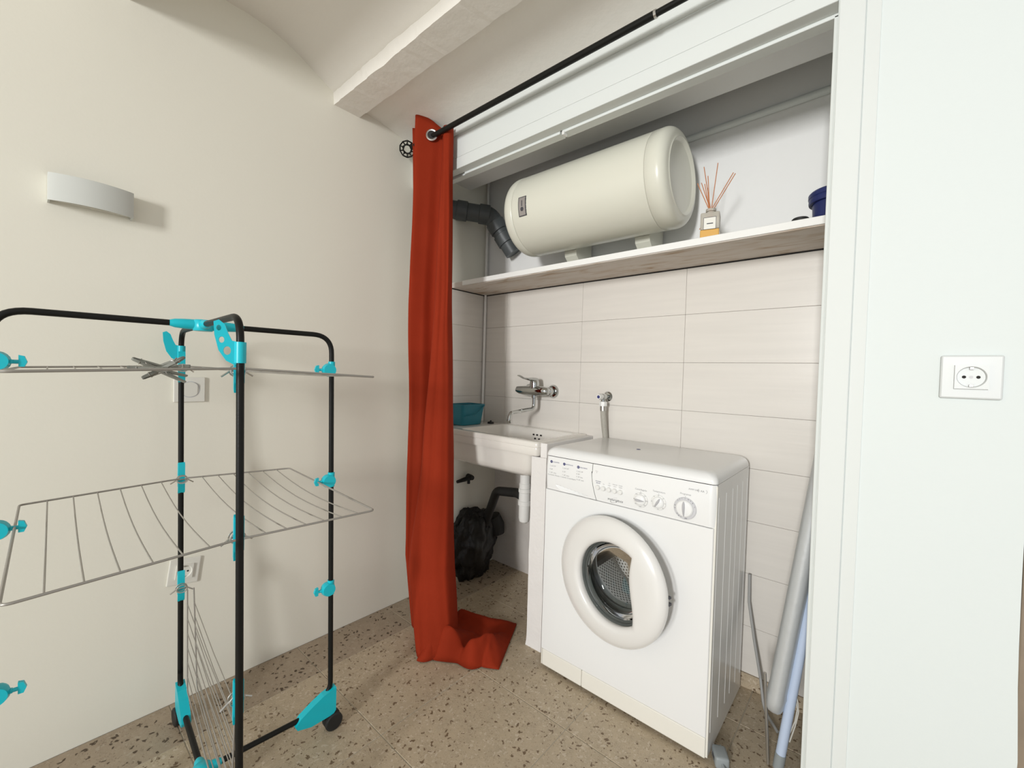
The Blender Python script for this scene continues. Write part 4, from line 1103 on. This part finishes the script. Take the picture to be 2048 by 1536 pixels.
# hook brackets, three per post
def shell(b, p, dr, z0, z1, r, half):
    # open clip shell around a post, centred on direction dr
    a0_ = math.atan2(dr.y, dr.x); n = 14; th_ = .0018; ol = []
    for i in range(n+1): a = a0_+math.radians(-half+2*half*i/n); ol.append((r*math.cos(a), r*math.sin(a)))
    for i in range(n, -1, -1): a = a0_+math.radians(-half+2*half*i/n); ol.append(((r-th_)*math.cos(a), (r-th_)*math.sin(a)))
    m = len(ol); vs = [p+Vector((x, y, z0)) for x, y in ol]+[p+Vector((x, y, z1)) for x, y in ol]
    fs = [(i, (i+1) % m, m+(i+1) % m, m+i) for i in range(m)]
    for i in range(n): fs += [(i, i+1, m-2-i, m-1-i), (m+i, m+m-1-i, m+m-2-i, m+i+1)]
    b.add(vs, fs)
ZT_ = [1.100, .762, .432]
for k in PX:
    d = dirs[k]; side = Vector((-d.y, d.x, 0)); inw = -d
    for z in ZT_:
        p = post(k, z); b = MB()
        if k in ('right', 'left'):
            shell(b, p, inw, -.018, .026, .0098, 150)
            # round cheek with a wire hook reaching inwards
            b.lathe([(0, -.012), (.018, -.012), (.021, 0), (.018, .012), (0, .012)], p+inw*.008, side, 20)
            b.box(-.005, .005, -.005, .005, -.004, .004, .001, 1, M4=Matrix.Translation(p+inw*.026))
            b.tube([p+inw*.018, p+inw*.044], .0042, 8)
            b.prism([(.038, -.010), (.046, -.010), (.050, 0), (.046, .012), (.038, .014)], -.004, .004, lambda r, zz, h: p+inw*r+Vector((0, 0, zz))+side*h)
        else:
            shell(b, p, inw, -.030, .040, .0088, 78)
            b.prism([(.0078, -.050), (.0135, -.042), (.0135, .036), (.0098, .044), (.0076, .036)], -.0085, .0085, lambda r, zz, h: p+inw*r+Vector((0, 0, zz))+side*h)
        bk_ = t.part('bracket', b, M['teal'], smooth=True, angle=40, label='teal bracket')
        if k in ('near', 'far'):
            b = MB(); ctr = p+inw*.020+Vector((0, 0, -.006))
            for o_ in (-.007, .007):
                b.tube([ctr+side*(.013*math.cos(a))+Vector((0, 0, .011*math.sin(a)))+inw*o_ for a in [2*PI*i/16 for i in range(16)]], .0018, 6, closed=True)
            b.tube([ctr+side*.028+Vector((0, 0, -.010)), ctr+side*.012, ctr-side*.012, ctr-side*.028+Vector((0, 0, -.012))], .0020, 6)
            t.part('wire_spring', b, M['steel'], smooth=True, parent=bk_, label='steel wire spring')
# leaf shaped hanger wings with holes near the top of the cross frame
for k, hz in (('near', 1.128), ('far', 1.137)):
    p = post(k, hz); d = dirs[k]; b = MB()
    b.tube([p+Vector((0, 0, -.018)), p+Vector((0, 0, .024))], .0105, 18)
    out = [(.004, -.020), (.012, -.022), (.030, -.014), (.046, .006), (.055, .036), (.057, .062), (.046, .066), (.034, .058), (.026, .040), (.018, .026), (.004, .024)]
    out = [(a*.78, c) for a, c in out]; holes = [] if k == 'far' else [(.046, .050, .0055), (.040, .027, .0062), (.028, .006, .0085)]
    bm = bmesh.new(); n0 = [bm.verts.new((a, c, 0)) for a, c in out]; ed = [bm.edges.new((n0[i], n0[(i+1) % len(n0)])) for i in range(len(n0))]
    for hx, hy, hr in holes:
        hv = [bm.verts.new((hx*.78+hr*.75*math.cos(2*PI*i/14), hy+hr*math.sin(2*PI*i/14), 0)) for i in range(14)]
        ed += [bm.edges.new((hv[i], hv[(i+1) % 14])) for i in range(14)]
    bmesh.ops.triangle_fill(bm, edges=bm.edges[:], use_beauty=True)
    ex = bmesh.ops.extrude_face_region(bm, geom=bm.faces[:])
    for v in ex['geom']:
        if isinstance(v, bmesh.types.BMVert): v.co.z += .007
    bm.verts.index_update()
    side = Vector((-d.y, d.x, 0)); lean = Vector((0, 0, 0))
    hd = (-d*.35+Vector((0, -.94, 0))).normalized() if k == 'near' else (d*.1+Vector((0, -.98, 0))).normalized(); sd = Vector((-hd.y, hd.x, 0))
    b.add([p+hd*v.co.x+Vector((0, 0, v.co.y))+sd*(v.co.z-.0035) for v in bm.verts], [tuple(v.index for v in f.verts) for f in bm.faces]); bm.free()
    t.part('hanger_wing', b, M['teal'], smooth=True, angle=40, label='teal leaf shaped hanger wing with round holes')
# wire racks: two wings on each of the two upper tiers, two folded wings on the lowest
RW, RI = .0024, .0014
def wing(z, corners, n=6, drop=0, sag=.016):
    # corners: hinge far, outer far, outer near, hinge near
    hf, of, on, hn = [shp(x, y, z) for x, y in corners]
    of.z -= drop; on.z -= drop
    o = t.part('wire_rack', MB().tube(fillet([hf, of, on, hn], .012, 4), RW, 8), M['wire'], smooth=True, label='grey wire rack wing')
    for i in range(n):
        q = (i+1)/(n+1)
        a = hf.lerp(of, q); c = hn.lerp(on, q)
        pts = [a.lerp(c, s/8)+Vector((0, 0, -sag*math.sin(PI*s/8))) for s in range(9)]
        t.part('wire', MB().tube(pts, RI, 6), M['wire'], smooth=True, parent=o)
for z, dp, sg in ((1.099, .012, .005), (.763, 0, .016)):
    wing(z, [(.140, -1.386), (.205, -1.114), (.790, -1.146), (.766, -1.418)], drop=dp, sag=sg)
    wing(z, [(.140, -1.400), (.192, -1.712), (.802, -1.728), (.766, -1.434)], drop=dp, sag=sg)
for ya, yn, yy in ((-1.362, -1.412, .004), (-1.378, -1.424, -.004)):
    zt_ = .420
    pf, pn = shp(.128, ya, zt_), shp(.735, yn, zt_); lf, ln = shp(.150, ya+yy, zt_-.295), shp(.715, yn+yy, zt_-.295)
    o = t.part('wire_rack', MB().tube(fillet([pf, lf, ln, pn], .012, 4), .0019, 8), M['wire'], smooth=True, label='grey wire rack wing folded down')
    for i in range(6):
        q = (i+1)/7; a = pf.lerp(lf, q); c = pn.lerp(ln, q)
        t.part('wire', MB().tube([a, a.lerp(c, .5)+Vector((0, 0, -.008)), c], .0011, 6), M['wire'], smooth=True, parent=o)

# clothes pegs clipped in a bunch on the top rack
def peg_parts(e):
    for s_ in (-1, 1):
        b = MB(); tilt = math.radians(7)*s_; Mx = Matrix.Translation((0, 0, s_*.0045)) @ Matrix.Rotation(tilt, 4, 'Y')
        b.prism([(-.040, -.0018), (-.010, -.0032), (.012, -.0034), (.036, -.0026), (.040, 0), (.036, .0026), (.012, .0030), (-.010, .0030), (-.040, .0016)], -.0042, .0042, lambda a, c, h: Mx @ Vector((a, h, c)))
        build('jaw', b, M['clipgrey'], e)
    b = MB(); b.tube([(.006+.0055*math.cos(a), -.0045+.0045*a/PI*.5, .0055*math.sin(a)) for a in [i*PI/6 for i in range(25)]], .0009, 6)
    b.tube([(.0115, -.005, 0), (.022, -.005, .0065), (.022, .005, .0065)], .0009, 6); b.tube([(.0115, .0045, 0), (.022, .0045, -.0065), (.022, -.005, -.0065)], .0009, 6)
    build('spring', b, M['steel'], e, smooth=True)
pegs = [  # grip end, jaw end, label
    ((0.2500, -1.5204, 1.1147), (0.2620, -1.4555, 1.0869), 'grey clothes peg at the left tip of the bunch pointing up left'),
    ((0.2200, -1.4120, 1.1225), (0.2080, -1.4687, 1.0857), 'grey clothes peg rising to the right behind the teal hanger wing'),
    ((0.2900, -1.5301, 1.0929), (0.3020, -1.4676, 1.0911), 'grey clothes peg lying flat at the far left of the bunch'),
    ((0.3000, -1.4833, 1.0907), (0.2880, -1.4250, 1.0680), 'grey clothes peg dropping to the lower right of the bunch'),
    ((0.2700, -1.4984, 1.0705), (0.2820, -1.4466, 1.1007), 'grey clothes peg hanging to the lower left of the bunch'),
    ((0.2400, -1.4090, 1.0989), (0.2280, -1.4656, 1.0915), 'grey clothes peg lying level at the right of the bunch')]
e0 = None
for i, (pa, pb_, lab) in enumerate(pegs):
    A, B_ = Vector(pa), Vector(pb_)
    if e0 is None:
        e = bpy.data.objects.new('clothes_peg', None); COL.objects.link(e); peg_parts(e); e0 = e
    else:
        e = e0.copy(); COL.objects.link(e)
        for ch in list(e0.children):
            c2 = ch.copy(); COL.objects.link(c2); c2.parent = e
    e.location = (A+B_)/2; e.rotation_mode = 'QUATERNION'
    from mathutils import Quaternion
    q = (A-B_).to_track_quat('X', 'Z'); e.rotation_quaternion = q @ Quaternion((1, 0, 0), math.radians((50, -35, 80, 20, -60, 65)[i]))
    e.empty_display_size = .02
    tag(e, lab, 'peg', 'clothes pegs on the top rack of the airer')
